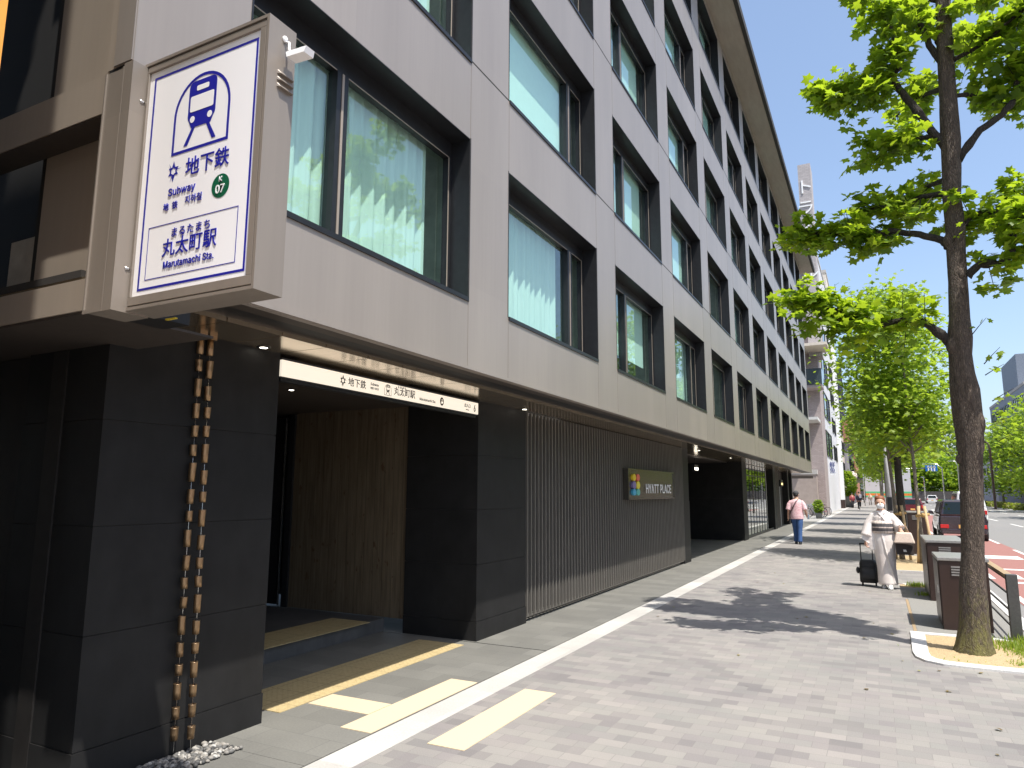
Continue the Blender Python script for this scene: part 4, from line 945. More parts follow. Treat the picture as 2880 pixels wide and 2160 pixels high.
for (cx, cy, sp, n_, h) in ((1.25, 9.5, 0.16, 500, 0.10), (1.38, 9.2, 0.14, 350, 0.09), (1.15, 8.62, 0.05, 60, 0.04), (1.4, 8.8, 0.15, 120, 0.05), (0.72, 8.52, 0.25, 60, 0.025), (1.42, 9.7, 0.1, 300, 0.12), (0.55, 13.6, 0.05, 80, 0.07), (0.50, 14.8, 0.07, 160, 0.09)):
    for i in range(n_):
        x, y = r_.gauss(cx, sp), r_.gauss(cy, sp)
        if x > 1.46 or y < 8.4: continue
        blade(x, y, 0.008, h*r_.uniform(.4, 1.1), r_.uniform(0.01, 0.05), r_.uniform(0, 6.28), 0.005)
tag(gr.build('grass', leafy('grass', (0.12, 0.20, 0.02), (0.22, 0.30, 0.03), (0.32, 0.34, 0.06), 0.4)), 'green grass and weeds around the tree and railing', None, None, 'stuff')
fl = MB(); r_ = random.Random(99)
for i in range(46):
    x, y = (r_.uniform(-2.8, 1.4), r_.uniform(3.5, 22)) if i > 14 else (r_.gauss(0.5, 0.5), r_.gauss(8.8, 0.8))
    leaf(fl, (x, y, 0.012), Vector((r_.gauss(0, .15), r_.gauss(0, .15), 1)), Vector((r_.gauss(0, 1), r_.gauss(0, 1), 0)), r_.uniform(0.018, 0.035))
tag(fl.build('fallen_leaves', leafy('dry leaf', (0.10, 0.06, 0.02), (0.22, 0.15, 0.04), (0.25, 0.24, 0.05), 0.1)), 'few small dry leaves scattered over the pavement', None, None, 'stuff')
# second pit of sand farther on, a manhole ring
k_ = MB(); k_.box(0.20, 1.40, 17.65, 21.9, -0.01, 0.006, 0); k_.box(0.16, 0.2, 17.6, 21.95, -0.01, 0.015, 1); k_.box(0.2, 1.40, 17.6, 17.649, -0.01, 0.015, 1)
k_.box(0.25, 1.3, 14.65, 15.0, 0.0, 0.006, 0)
struct(k_.build('soil', [M['soil'], M['kerb']]))
k_ = MB(); k_.box(0.05, 0.42, 14.9, 15.25, 0.0005, 0.004, 0); k_.tube([(0.2, 15.08, 0.004), (0.2, 15.08, 0.007)], 0.13, 24, 1)
struct(k_.build('manhole', [M['kerb'], simple('iron lid', (0.25, 0.2, 0.17), 0.6, 0.4, 0.2, 20)]))
k_ = MB(); k_.box(0.32, 0.5, 10.0, 14.5, 0.0005, 0.004, 0); k_.box(0.28, 0.315, 10.0, 13.0, 0.0005, 0.005, 1); k_.box(0.5, 1.45, 10.0, 15.6, 0.0005, 0.0035, 0)
struct(k_.build('cabinet_plinth_slab', [simple('grey concrete slab', (0.22, 0.215, 0.20), 0.9, 0, 0.1, 10), simple('rusty edging', (0.30, 0.22, 0.13), 0.9, 0, 0.2, 20)]))

# ================================================================== CABINETS, RAILING
def cabinet(x0, x1, y0, y1, h, label, slots, grp):
    root = thing('utility_cabinet', label, 'cabinet', ((x0+x1)/2, (y0+y1)/2, 0), grp)
    b = MB(); b.box(x0, x1, y0, y1, 0.0, h-0.04, 0); b.build('body', M['rust_paint'], root, bevel=0.006)
    b = MB(); b.box(x0-0.015, x1+0.015, y0-0.015, y1+0.015, h-0.04, h, 0); b.build('lid', M['cabinet_top'], root, bevel=0.006)
    b = MB()
    for i in range(4): b.box(x0+slots, x0+slots+0.16, y0-0.012, y0-0.0005, h-0.12-0.032*i, h-0.103-0.032*i, 0)
    b.build('vent_louvre', M['cabinet_top'], root)
    d = MB(); d.box(x0-0.010, x0-0.001, y0+0.03, y1-0.03, 0.06, h-0.06, 0); dd = d.build('door', M['rust_paint'], root, bevel=0.003)
    d = MB(); d.box(x0-0.022, x0-0.0105, y0+0.16, y0+0.20, h*0.48, h*0.60, 0); d.build('handle', M['chrome'], dd)
    return root
cabinet(0.615, 1.13, 10.39, 11.30, 0.87, 'nearest brown steel utility cabinet, directly behind the big trunk', 0.13, 'brown roadside cabinets')
cabinet(0.63, 1.15, 13.0, 14.55, 0.93, 'second brown utility cabinet, taller, just past the nearest one', 0.16, 'brown roadside cabinets')
cabinet(0.70, 1.18, 22.6, 23.5, 1.15, 'farthest brown utility cabinet beside the dark trunked tree', 0.1, 'brown roadside cabinets')
ra = thing('guard_rail', 'dark pedestrian guard rail with tan top cap beside the big tree', 'railing', (1.3, 9.95, 0))
b = MB(); b.box(1.235, 1.345, 9.88, 9.97, 0, 0.745, 0); b.build('post', M['railpaint'], ra, bevel=0.005)
for y in (12.6, 15.3, 18.0):
    b = MB(); b.box(1.26, 1.34, y-0.03, y+0.03, 0, 0.73, 0); b.build('post', M['railpaint'], ra)
b = MB(); b.box(1.255, 1.335, 9.971, 18.0, 0.69, 0.725, 0); b.build('top_cap', M['railtop'], ra)
for z in (0.12, 0.30, 0.49, 0.655):
    b = MB(); b.tube([(1.295, 9.97, z), (1.295, 18.0, z)], 0.013, 8); b.build('rail', M['railpaint'], ra)

# ================================================================== NEIGHBOURING BUILDINGS
def ats(u, v, Y): return at(u*2212/2880, v*2212/2880, Y)
def wallmat(name, c, bw=0.0, rh=0.0, mort=None, rough=0.8):
    if not bw: return simple(name, c, rough, 0, 0.08, 0.8)
    m, t, b = newmat(name)
    tc = t.nodes.new('ShaderNodeTexCoord'); sx = t.nodes.new('ShaderNodeSeparateXYZ'); t.links.new(tc.outputs['Object'], sx.inputs[0])
    ad = t.nodes.new('ShaderNodeMath'); ad.operation = 'ADD'; t.links.new(sx.outputs[0], ad.inputs[0]); t.links.new(sx.outputs[1], ad.inputs[1])
    cb = t.nodes.new('ShaderNodeCombineXYZ'); t.links.new(ad.outputs[0], cb.inputs[0]); t.links.new(sx.outputs[2], cb.inputs[1])
    br = t.nodes.new('ShaderNodeTexBrick'); t.links.new(cb.outputs[0], br.inputs['Vector'])
    br.inputs['Scale'].default_value = 1; br.inputs['Brick Width'].default_value = bw; br.inputs['Row Height'].default_value = rh; br.inputs['Mortar Size'].default_value = 0.012
    br.inputs['Color1'].default_value = (*[x*0.88 for x in c], 1); br.inputs['Color2'].default_value = (*[min(1, x*1.12) for x in c], 1); br.inputs['Mortar'].default_value = (*(mort or [x*0.75 for x in c]), 1)
    t.links.new(br.outputs['Color'], b.inputs['Base Color']); b.inputs['Roughness'].default_value = rough; return m
M['farglass'] = simple('far window glass', (0.05, 0.07, 0.08), 0.05, 0, 0, spec=1.0)
def building(name, label, x0, x1, y0, y1, h, mat, faces=(), roofh=0.35, extra=None, group=None):
    root = thing(name, label, 'building', ((x0+x1)/2, (y0+y1)/2, 0), group)
    b = MB(); b.box(x0, x1, y0, y1, 0, h, 0); b.build('wall', mat, root)
    b = MB(); b.box(x0-0.06, x1+0.06, y0-0.06, y1+0.06, h+0.002, h+roofh, 0); b.build('roof', simple(name+' coping', (0.42, 0.40, 0.38), 0.8, 0, 0.1, 2), root)
    for (face, a0, a1, z0, z1, nc, nr, fw, fh) in faces:
        for i in range(nc):
            for j in range(nr):
                ca = a0+(a1-a0)*(i+0.5)/nc; wz = z0+(z1-z0)*(j+0.5)/nr; hw = (a1-a0)/nc*fw/2; hh = (z1-z0)/nr*fh/2
                m = MB(); p = MB(); t_ = 0.05
                if face in ('+X', '-X'):
                    X = x1 if face == '+X' else x0; sg_ = 1 if face == '+X' else -1
                    for (ya, yb, za, zb) in ((ca-hw-t_, ca+hw+t_, wz-hh-t_, wz-hh), (ca-hw-t_, ca+hw+t_, wz+hh, wz+hh+t_), (ca-hw-t_, ca-hw, wz-hh, wz+hh), (ca+hw, ca+hw+t_, wz-hh, wz+hh), (ca-0.03, ca+0.03, wz-hh, wz+hh)):
                        m.box(min(X+sg_*0.002, X+sg_*0.07), max(X+sg_*0.002, X+sg_*0.07), ya, yb, za, zb)
                    p.box(min(X+sg_*0.003, X+sg_*0.02), max(X+sg_*0.003, X+sg_*0.02), ca-hw, ca+hw, wz-hh, wz+hh)
                else:
                    Yf = y0
                    for (xa, xb, za, zb) in ((ca-hw-t_, ca+hw+t_, wz-hh-t_, wz-hh), (ca-hw-t_, ca+hw+t_, wz+hh, wz+hh+t_), (ca-hw-t_, ca-hw, wz-hh, wz+hh), (ca+hw, ca+hw+t_, wz-hh, wz+hh), (ca-0.03, ca+0.03, wz-hh, wz+hh)):
                        m.box(xa, xb, Yf-0.07, Yf-0.002, za, zb)
                    p.box(ca-hw, ca+hw, Yf-0.02, Yf-0.003, wz-hh, wz+hh)
                w_ = m.build('window', M['blackmetal'], root); p.build('pane', M['farglass'], w_)
    if extra: extra(root)
    return root
mauve = wallmat('mauve tile', (0.36, 0.30, 0.29), 0.22, 0.09)
def ex_tower(root):
    b = MB(); b.box(-3.98, -3.05, 57.4, 59.5, 12, 27.6, 0); b.build('sign_tower', wallmat('grey tower tile', (0.40, 0.37, 0.37), 0.3, 0.12), root)
    for i, ch in enumerate('トライアル'): text(ch, (-3.55, 57.37, 25.6-i*1.75), 1.35, M['white'], root, latin=False, depth=0.03, bold=0.0)
    b = MB(); b.box(-6.5, -2.55, 54.6, 57.98, 12.3, 12.5, 0); b.build('balcony_soffit', simple('cream soffit', (0.62, 0.55, 0.46), 0.8, 0, 0.05, 1), root)
    b = MB(); b.box(-6.5, -3.1, 55.9, 55.95, 9.6, 10.8, 0); b.box(-3.15, -3.1, 55.96, 57.97, 9.6, 10.8, 0); b.box(-6.5, -3.1, 55.96, 57.97, 9.4, 9.58, 1); b.build('balcony', [M['farglass'], mauve], root)
    b = MB(); b.box(-6.5, -3.5, 55.0, 57.97, 6.9, 7.1, 0); b.build('canopy', M['kerb'], root)
building('tiled_apartment_block', 'tall mauve tiled block with vertical white lettering rising behind the hotel end', -12, -3.42, 58, 62, 21, mauve, extra=ex_tower)
def ex_low(root):
    b = MB(); b.box(-9, -3.6, 48.8, 49.0, 2.55, 2.72, 0); b.build('canopy', M['darksoffit'], root)
    b = MB(); b.box(-4.35, -4.2, 57.45, 57.6, 0, 2.9, 0); b.build('post', M['white'], root)
building('low_annexe', 'low brown wall annexe behind the parked bicycles', -9, -3.95, 57.0, 57.9, 3.0, wallmat('brown render', (0.34, 0.28, 0.25)), extra=ex_low)
def ex_white(root):
    b = MB(); b.box(-3.58, -3.2, 84.5, 86.2, 0.9, 22, 0); b.build('pier', M['white'], root)
    b = MB(); b.box(-3.60, -3.18, 84.45, 86.25, 0.0, 0.9, 0); b.build('pier_base', M['rust_paint'], root)
building('white_building', 'white building with wide glazed bays beyond the tiled block', -12, -3.6, 62.2, 84.4, 23.5, wallmat('white render', (0.56, 0.56, 0.58)),
 [('+X', 64.5, 74, 4.2, 21, 1, 5, 0.85, 0.62), ('+X', 76, 83.5, 4.2, 21, 2, 6, 0.55, 0.5)], extra=ex_white)
building('cream_building', 'cream building with long dark vertical banner past the white pier', -12, -3.7, 86.6, 99, 27, wallmat('cream render', (0.62, 0.56, 0.48)),
 [('+X', 88, 98, 4, 26, 3, 8, 0.5, 0.5), ('-Y', -7, -4, 18, 26, 1, 3, 0.3, 0.5)])
building('beige_building', 'narrow beige building with brown shutters far along the pavement', -12, -3.9, 99.4, 112, 13, wallmat('beige render', (0.55, 0.46, 0.40)),
 [('+X', 100.5, 111, 3.4, 12, 3, 3, 0.5, 0.6)])
def ex_ev(root):
    b = MB(); b.hull([(-11, 112.3, 8.9), (-2.4, 112.3, 8.3), (-2.4, 139.7, 8.3), (-11, 139.7, 8.9)], [(-11, 112.3, 10.4), (-2.6, 112.3, 8.7), (-2.6, 139.7, 8.7), (-11, 139.7, 10.4)]); b.build('eaves', simple('grey tiled eaves', (0.09, 0.085, 0.09), 0.7, 0, 0.2, 3), root)
    b = MB(); b.box(-3.4, -1.9, 112.3, 139.7, 3.4, 3.7); b.build('awning', M['darksoffit'], root)
building('grey_town_house', 'grey house with dark sloping eaves and awning far down the pavement', -12, -3.4, 112.5, 139.5, 8.3, wallmat('grey render', (0.30, 0.29, 0.31)),
 [('+X', 114, 138, 4.2, 7.6, 5, 1, 0.6, 0.5)], extra=ex_ev)
building('brick_building', 'small red brown brick building at the far end of the pavement', -12, -3.2, 141, 165, 15, wallmat('red brick', (0.40, 0.17, 0.11), 0.5, 0.2),
 [('+X', 143, 163, 3, 13, 5, 3, 0.5, 0.5)])
# signs on the neighbours
tag(MB().box(-3.59, -2.7, 86.45, 86.55, 9.5, 16.5).build('vertical_banner', simple('navy banner', (0.03, 0.03, 0.07), 0.6, 0, 0), None, (-3.2, 86.5, 9.5)), 'long dark navy vertical banner hanging beside the white pier', 'banner')
vs_ = thing('vertical_sign', 'white vertical sign with blue characters over the parked bicycles', 'sign', (-3.2, 60, 2.6))
p0 = ats(2331, 1296, 56); p1 = ats(2352, 1336, 56)
b = MB(); b.box(p0.x, p1.x, 56, 56.12, p1.z, p0.z, 0); b.build('panel', M['signwhite'], vs_)
b = MB(); zc = (p0.z+p1.z)/2; xc = (p0.x+p1.x)/2; r_ = random.Random(4); ch_ = (p0.z-p1.z)*0.8/2
cb_ = simple('blue lettering', (0.01, 0.03, 0.22), 0.5, 0, 0)
for k_, c_ in enumerate('鮮魚'): text(c_, (xc, 55.98, zc+ch_*(0.5-k_)), ch_*1.1, cb_, vs_, latin=False, sx=0.85)
rs = thing('round_sign', 'round pale pink shop sign on a bracket far along the left frontage', 'sign', (-3.2, 92, 3.2))
c0 = ats(2398, 1338, 92); b = MB(); b.tube([(c0.x, 92, c0.z), (c0.x, 92.2, c0.z)], 0.50, 28, 0); b.build('disc', simple('pink sign', (0.75, 0.62, 0.64), 0.6, 0, 0.05, 3), rs)
b = MB(); b.tube([(-3.75, 92.1, c0.z), (c0.x-0.48, 92.1, c0.z)], 0.04, 6); b.build('bracket', M['blackmetal'], rs)

# neighbour on the left, just outside the frame, with a projecting orange and cream blade sign
building('corner_shop_building', 'plain neighbouring building to the left of the subway corner', -14, -3.4, -12, 1.2, 12, wallmat('beige neighbour', (0.42, 0.36, 0.28)))
bs = thing('blade_sign', 'cream and orange projecting sign at the top left picture edge', 'sign', (-2.7, 0.95, 2.9))
b = MB(); b.box(-3.40, -2.19, 0.90, 0.98, 3.40, 12, 0); b.box(-3.40, -2.19, 0.90, 0.98, 2.4, 3.385, 1); b.box(-3.39, -2.20, 0.91, 0.97, 3.3855, 3.3995, 2); b.build('panel', [simple('cream board', (0.72, 0.62, 0.40), 0.6, 0, 0.05, 2), simple('orange board', (0.72, 0.30, 0.04), 0.6, 0, 0.05, 2), M['black']], bs)

# right hand side, far
def ex_r(root):
    b = MB(); b.box(17.5, 30, 112, 124, 15.2, 20, 0); b.build('roof_house', simple('slate grey cladding', (0.17, 0.20, 0.25), 0.6, 0.1, 0.06, 1), root)
    b = MB(); b.box(17.85, 30, 104.0, 104.9, 0, 14.2, 0); b.build('brick_front', wallmat('orange brick', (0.50, 0.17, 0.08), 0.5, 0.2), root)
    b = MB(); b.tube([(21, 116, 20), (21, 116, 24.5)], 0.05, 6); b.build('mast', M['chrome'], root)
building('office_block', 'slate grey and orange brick office block at the right edge beyond the trees', 17, 30, 105, 135, 15, simple('slate cladding', (0.20, 0.22, 0.27), 0.6, 0.1, 0.06, 1),
 [('-X', 106, 134, 2.5, 14.5, 7, 5, 0.62, 0.52)], extra=ex_r)
building('grey_office_building', 'long grey office building far behind the street lamp on the right', 19, 34, 137, 170, 10.5, wallmat('pale grey', (0.42, 0.43, 0.46)), [('-X', 139, 168, 2, 9.6, 6, 3, 0.6, 0.5), ('-Y', 20, 33, 2, 9.6, 3, 3, 0.6, 0.5)])
# across the street, outside the frame: what the windows mirror
building('apartment_across', 'cream apartment block across the road, mirrored in the windows', 22, 32, 2, 16, 15, wallmat('cream stucco', (0.55, 0.50, 0.42)), [('-X', 3, 15, 2, 14, 4, 5, 0.5, 0.5)])
building('office_across', 'brown office across the road, mirrored in the windows', 22, 32, 17, 34, 10.5, wallmat('brown stucco', (0.30, 0.24, 0.20)), [('-X', 18, 33, 2, 10, 5, 3, 0.5, 0.5)])
building('house_across', 'pale low building across the road, mirrored in the windows', 22, 32, 36, 62, 8, wallmat('pale stucco', (0.58, 0.58, 0.56)), [('-X', 37, 61, 2, 7, 6, 2, 0.5, 0.5)])
building('tower_across', 'grey block across the road towards the junction', 23, 34, 64, 96, 13, wallmat('grey stucco', (0.42, 0.42, 0.42)), [('-X', 65, 95, 2, 12, 6, 4, 0.5, 0.5)])

# ================================================================== FAR TREES
mt = street_tree('roadside_tree', 'bright green tree across the road left of the office block', (14.9, 96, 0), 10.5, 2.0, 3.2, 3.4, 2800, 0.26, 0.14, M['leaf2'], M['bark2'], 51, 'trees across the road')
for i, (x, y, lab) in enumerate(((14.3, 82, 'bright green tree at the right picture edge across the road'), (14.6, 112, 'bright green tree behind the tall dark lamp post'), (14.4, 60, 'tree across the road outside the right edge'), (14.6, 40, 'tree across the road mirrored in far windows'))):
    c = copy_tree(mt); c.location = (x, y, 0); c.rotation_euler = (0, 0, 1.1*i+0.7); c['label'] = lab
pt = street_tree('park_tree', 'tall dark park tree at the left of the far wood', (-4.5, 205, 0), 23, 3.0, 8.5, 6, 5200, 0.46, 0.5, M['leafdark'], M['barkdark'], 61, 'park trees closing the street', limbs=10)
for i, (x, y, sc_, lab) in enumerate(((4, 212, 0.96, 'second park tree of the far wood from the left'), (11.5, 206, 0.80, 'third park tree of the far wood from the left'), (19, 214, 0.84, 'fourth park tree of the far wood from the left'), (27, 208, 0.66, 'fifth park tree of the far wood from the left'), (36, 216, 0.74, 'sixth park tree of the far wood from the left'), (46, 212, 0.7, 'rightmost park tree of the far wood'), (-14, 214, 0.9, 'park tree behind the frontages at the far left'))):
    c = copy_tree(pt); c.location = (x, y, 0); c.rotation_euler = (0, 0, 0.9*i+0.4); c.scale = (sc_, sc_, sc_); c['label'] = lab
lt = street_tree('park_tree', 'low light green tree in front of the dark park trees', (7.5, 186, 0), 10, 1.0, 5.5, 4, 3000, 0.42, 0.3, M['leaf2'], M['barkdark'], 63, 'lighter trees before the park')
for i, (x, y, lab) in enumerate(((14.5, 188, 'second low light green tree before the dark park'), (21.5, 186, 'third low light green tree before the dark park'), (1, 190, 'low light green tree behind the row of street trees'))):
    c = copy_tree(lt); c.location = (x, y, 0); c.rotation_euler = (0, 0, 1.7*i+0.9); c['label'] = lab
b = MB(); b.box(-40, 80, 181, 181.6, 0, 2.0); tag(b.build('park_wall', simple('dark stone wall', (0.07, 0.065, 0.065), 0.9, 0, 0.3, 0.8), None, (10, 181, 0)), 'low dark stone wall closing the road in front of the park', 'wall')
g = MB(); g.quad((-60, 150, -0.10), (90, 150, -0.10), (90, 181, -0.10), (-60, 181, -0.10)); struct(g.build('cross_road', M['asphalt']))
r_ = random.Random(77); hg = MB()
for i in range(5200):
    y = r_.uniform(72, 132); x = 12.3+0.75*r_.random()+(0.2)*math.sin(y); leaf(hg, (x, y, r_.uniform(-0.1, 0.62)), Vector((r_.gauss(0, .6), r_.gauss(0, .6), 1)), Vector((r_.gauss(0, 1), r_.gauss(0, 1), .1)), 0.16)
tag(hg.build('hedge', leafy('hedge leaf', (0.10, 0.11, 0.02), (0.17, 0.17, 0.03), (0.30, 0.26, 0.05), 0.35), None, (12.7, 100, 0)), 'low clipped yellow green hedge along the far side of the road', 'hedge')
g = MB(); g.box(12.1, 13.19, 71, 133, -0.14, 0.0); struct(g.build('hedge_kerb', M['kerb']))

# ================================================================== STREET FURNITURE
def lamp(label, x, y, h, arm, mat, r=0.07, grp=None):
    root = thing('street_lamp', label, 'street lamp', (x, y, 0), grp)
    b = MB(); b.tube([(x, y, 0), (x, y, h*0.9), (x+arm*0.3, y, h), (x+arm, y, h+0.05)], [r*1.2, r*0.9, r*0.7, r*0.5], 8); b.build('pole', mat, root)
    b = MB(); b.box(x+arm-0.25, x+arm+0.25, y-0.12, y+0.12, h-0.03, h+0.12); b.build('lamp_head', mat, root); return root
q = ats(2798, 1405, 88); lamp('tall dark brown lamp post in front of the right hand trees', q.x, 88, ats(2775, 1245, 88).z, -0.5, M['rust_paint'], 0.11)
q = ats(2700, 1380, 120); lamp('pale grey lamp post just left of the big trunk', q.x, 120, ats(2694, 1297, 120).z, -0.9, M['chrome'], 0.09, 'pale street lamps')
q = ats(2655, 1380, 130); lamp('pale grey lamp post with curved arm beside the blue road sign', q.x, 130, ats(2650, 1305, 130).z, -2.4, M['chrome'], 0.09, 'pale street lamps')
q = ats(2601, 1380, 150); lamp('pale short post near the dark park wall', q.x, 150, 4.5, -0.2, M['chrome'], 0.09, 'pale street lamps')
pl = thing('utility_pole', 'pale grey round pole between the woman and the dark tree trunk', 'pole', (0.38, 30, 0)); b = MB(); b.tube([(0.38, 30, 0), (0.38, 30, 5.2)], 0.085, 12); b.build('shaft', simple('pale pole', (0.52, 0.52, 0.54), 0.6, 0, 0.05, 4), pl)
b = MB(); b.box(0.30, 0.46, 29.90, 29.914, 1.0, 1.5); b.build('notice', M['blackmetal'], pl)
rsn = thing('road_sign', 'blue overhead direction sign with white arrows on a thin gantry arm', 'road sign', (9, 125, 0))
p0 = ats(2602, 1309, 125); p1 = ats(2637, 1325, 125); b = MB(); b.box(p0.x, p1.x, 125, 125.08, p1.z, p0.z); b.build('panel', simple('road sign blue', (0.0, 0.13, 0.5), 0.5, 0, 0), rsn)
b = MB(); zc = (p0.z+p1.z)/2
for fx_ in (0.25, 0.5, 0.75):
    x = p0.x+(p1.x-p0.x)*fx_; b.box(x-0.09, x+0.09, 124.96, 124.99, zc-0.45, zc+0.25); b.hull([(x-0.22, 124.96, zc+0.1), (x+0.22, 124.96, zc+0.1), (x+0.22, 124.99, zc+0.1), (x-0.22, 124.99, zc+0.1)], [(x-0.01, 124.96, zc+0.42), (x+0.01, 124.96, zc+0.42), (x+0.01, 124.99, zc+0.42), (x-0.01, 124.99, zc+0.42)])
b.build('arrow', M['white'], rsn)
b = MB(); b.tube([(1.2, 125.15, 0), (1.2, 125.15, zc), (p0.x, 125.15, zc)], 0.08, 8); b.build('gantry', M['chrome'], rsn)
bn = thing('street_banner', 'pale green banner with coloured printing hung high across the pavement', 'banner', (-1, 100, 4.5))
p0 = ats(2426, 1297, 100); p1 = ats(2500, 1316, 100); b = MB(); b.box(p0.x, p1.x, 100, 100.05, p1.z, p0.z, 0); b.build('panel', simple('mint banner', (0.30, 0.62, 0.50), 0.7, 0, 0.06, 2), bn)
cc_ = [simple('print_%d' % i, c, 0.6, 0, 0) for i, c in enumerate(((0.04, 0.12, 0.5), (0.6, 0.6, 0.6), (0.55, 0.08, 0.06), (0.6, 0.5, 0.05)))]
b = MB(); r_ = random.Random(8); W_ = p1.x-p0.x; H_ = p0.z-p1.z
b.box(p0.x+W_*0.2, p0.x+W_*0.95, 99.97, 99.99, p1.z+H_*0.28, p1.z+H_*0.62, 1)
for i in range(7): b.tube([(p0.x+W_*(0.25+0.1*i), 99.955, p1.z+H_*0.45), (p0.x+W_*(0.25+0.1*i), 99.965, p1.z+H_*0.45)], H_*0.13, 10, (2, 0, 2, 3)[i % 4])
for i in range(6): b.box(p0.x+W_*(0.3+0.08*i), p0.x+W_*(0.35+0.08*i), 99.97, 99.99, p1.z+H_*0.72, p1.z+H_*0.9, 0)
b.build('printing', cc_, bn); b = MB(); b.tube([(p0.x-0.05, 100.02, 0), (p0.x-0.05, 100.02, p0.z+0.2)], 0.06, 8); b.tube([(p1.x+0.05, 100.02, 0), (p1.x+0.05, 100.02, p0.z+0.2)], 0.06, 8); b.build('post', M['chrome'], bn)
hd = thing('site_hoarding', 'pale grey hoarding with green and orange bands seen beside the dark trunk', 'hoarding', (2.6, 150, 0))
b = MB(); b.box(-2, 5.6, 149.9, 150.0, 1.9, 6.2, 0); b.box(-2, 5.6, 149.9, 150.0, 0, 0.85, 0); b.box(-2, 5.6, 149.88, 150.0, 0.852, 1.15, 1); b.box(-2, 5.6, 149.88, 150.0, 1.152, 1.55, 2); b.box(-2, 5.6, 149.88, 150.0, 1.552, 1.898, 1)
b.build('panel', [simple('pale hoarding', (0.55, 0.56, 0.58), 0.7, 0, 0.06, 2), simple('hoarding green', (0.10, 0.50, 0.22), 0.7, 0, 0), simple('hoarding orange', (0.75, 0.20, 0.03), 0.7, 0, 0.2, 1)], hd)

# planters
def plant(label, x, y, pr, ph_, h, r2, n, size, seed, mat=None):
    r_ = random.Random(seed); root = thing('potted_plant', label, 'plant', (x, y, 0))
    b = MB(); b.loft([(x, y, 0, pr*0.8, pr*0.8), (x, y, ph_*0.9, pr, pr), (x, y, ph_, pr*1.05, pr*1.05)], 14); b.build('pot', simple('grey pot', (0.16, 0.16, 0.16), 0.7, 0, 0.1, 5), root)
    b = MB()
    for i in range(n):
        z = ph_+(h-ph_)*r_.random(); k = math.sin(math.pi*min(.95, max(.12, (z-ph_)/(h-ph_))))**0.5; a = r_.uniform(0, 6.28); rr = r2*k*math.sqrt(r_.random())
        leaf(b, (x+math.cos(a)*rr, y+math.sin(a)*rr, z), Vector((r_.gauss(0, .7), r_.gauss(0, .7), 1)), Vector((math.cos(a), math.sin(a), .2)), size*r_.uniform(.6, 1.3))
    b.build('foliage', mat or M['leaf2'], root)
    b = MB(); b.tube([(x, y, ph_*0.9), (x+0.03, y, h*0.9)], 0.025, 6); b.build('stem', M['barkdark'], root)
plant('leafy plant in a round grey pot beside the parked bicycles', -3.47, 50.0, 0.21, 0.36, 1.16, 0.30, 520, 0.08, 1)
plant('tall shrub in a big planter beyond the white pier', -3.05, 90, 0.45, 1.25, 4.1, 1.0, 1500, 0.17, 2)

# ================================================================== BICYCLES
def bicycle(label, loc, rz, col, grp=None, seed=1, small=False):
    root = thing('bicycle', label, 'bicycle', loc, grp, rz)
    X, Y_, Z_ = loc
    def L(a, z, s_=0): return (X+s_, Y_+a, Z_+z)       # built along +Y, rotated by the root
    R_ = 0.30
    for a in (0.0, 0.98):
        b = MB(); ring = [(L(a+R_*math.cos(t*math.pi/12), R_+R_*math.sin(t*math.pi/12))) for t in range(25)]
        b.tube(ring, 0.017, 6, 0, cap=False); w_ = b.build('wheel', M['black'], root)
        b = MB()
        for t in range(8): b.tube([L(a, R_), L(a+(R_-0.02)*math.cos(t*math.pi/4), R_+(R_-0.02)*math.sin(t*math.pi/4))], 0.004, 4)
        b.tube([L(a, R_, -0.04), L(a, R_, 0.04)], 0.02, 8); b.build('spoke_set', M['chrome'], w_)
    fm = simple('bike frame', col, 0.35, 0.2, 0)
    b = MB(); bb = (0.42, 0.27); st = (0.28, 0.72); hd_ = (0.86, 0.70)
    for p, q_ in (((0, R_), bb), ((0, R_), (0.33, 0.60)), (bb, st), (bb, hd_), ((0.30, 0.64), hd_), (hd_, (0.98, R_)), (hd_, (0.83, 0.86))): b.tube([L(*p), L(*q_)], 0.016, 6)
    b.build('frame', fm, root)
    b = MB(); b.tube([L(0.72, 0.90, -0.24), L(0.83, 0.87, -0.05), L(0.83, 0.87, 0.05), L(0.72, 0.90, 0.24)], 0.013, 6); b.build('handlebar', M['chrome'], root)
    b = MB(); b.loft([(X, Y_+0.24, Z_+0.73, 0.07, 0.13), (X, Y_+0.26, Z_+0.77, 0.08, 0.14), (X, Y_+0.28, Z_+0.79, 0.04, 0.1)], 12); b.build('saddle', M['black'], root)
    b = MB(); b.box(X-0.15, X+0.15, Y_+0.90, Y_+1.12, Z_+0.66, Z_+0.86); b.build('basket', M['chrome'], root)
    return root
bicycle('parked bicycle nearest the plant pot, silver frame', (-3.45, 51.6, 0), 0.95, (0.5, 0.5, 0.5), 'bicycles parked by the low wall')
bicycle('second parked bicycle from the plant pot, dark frame', (-3.4, 53.2, 0), 1.2, (0.05, 0.05, 0.06), 'bicycles parked by the low wall')
bicycle('third parked bicycle from the plant pot, pale frame', (-3.45, 54.9, 0), 0.9, (0.5, 0.45, 0.4), 'bicycles parked by the low wall')
bicycle('red bicycle parked farthest from the plant pot', (-3.35, 57.2, 0), 1.1, (0.5, 0.03, 0.05), 'bicycles parked by the low wall')

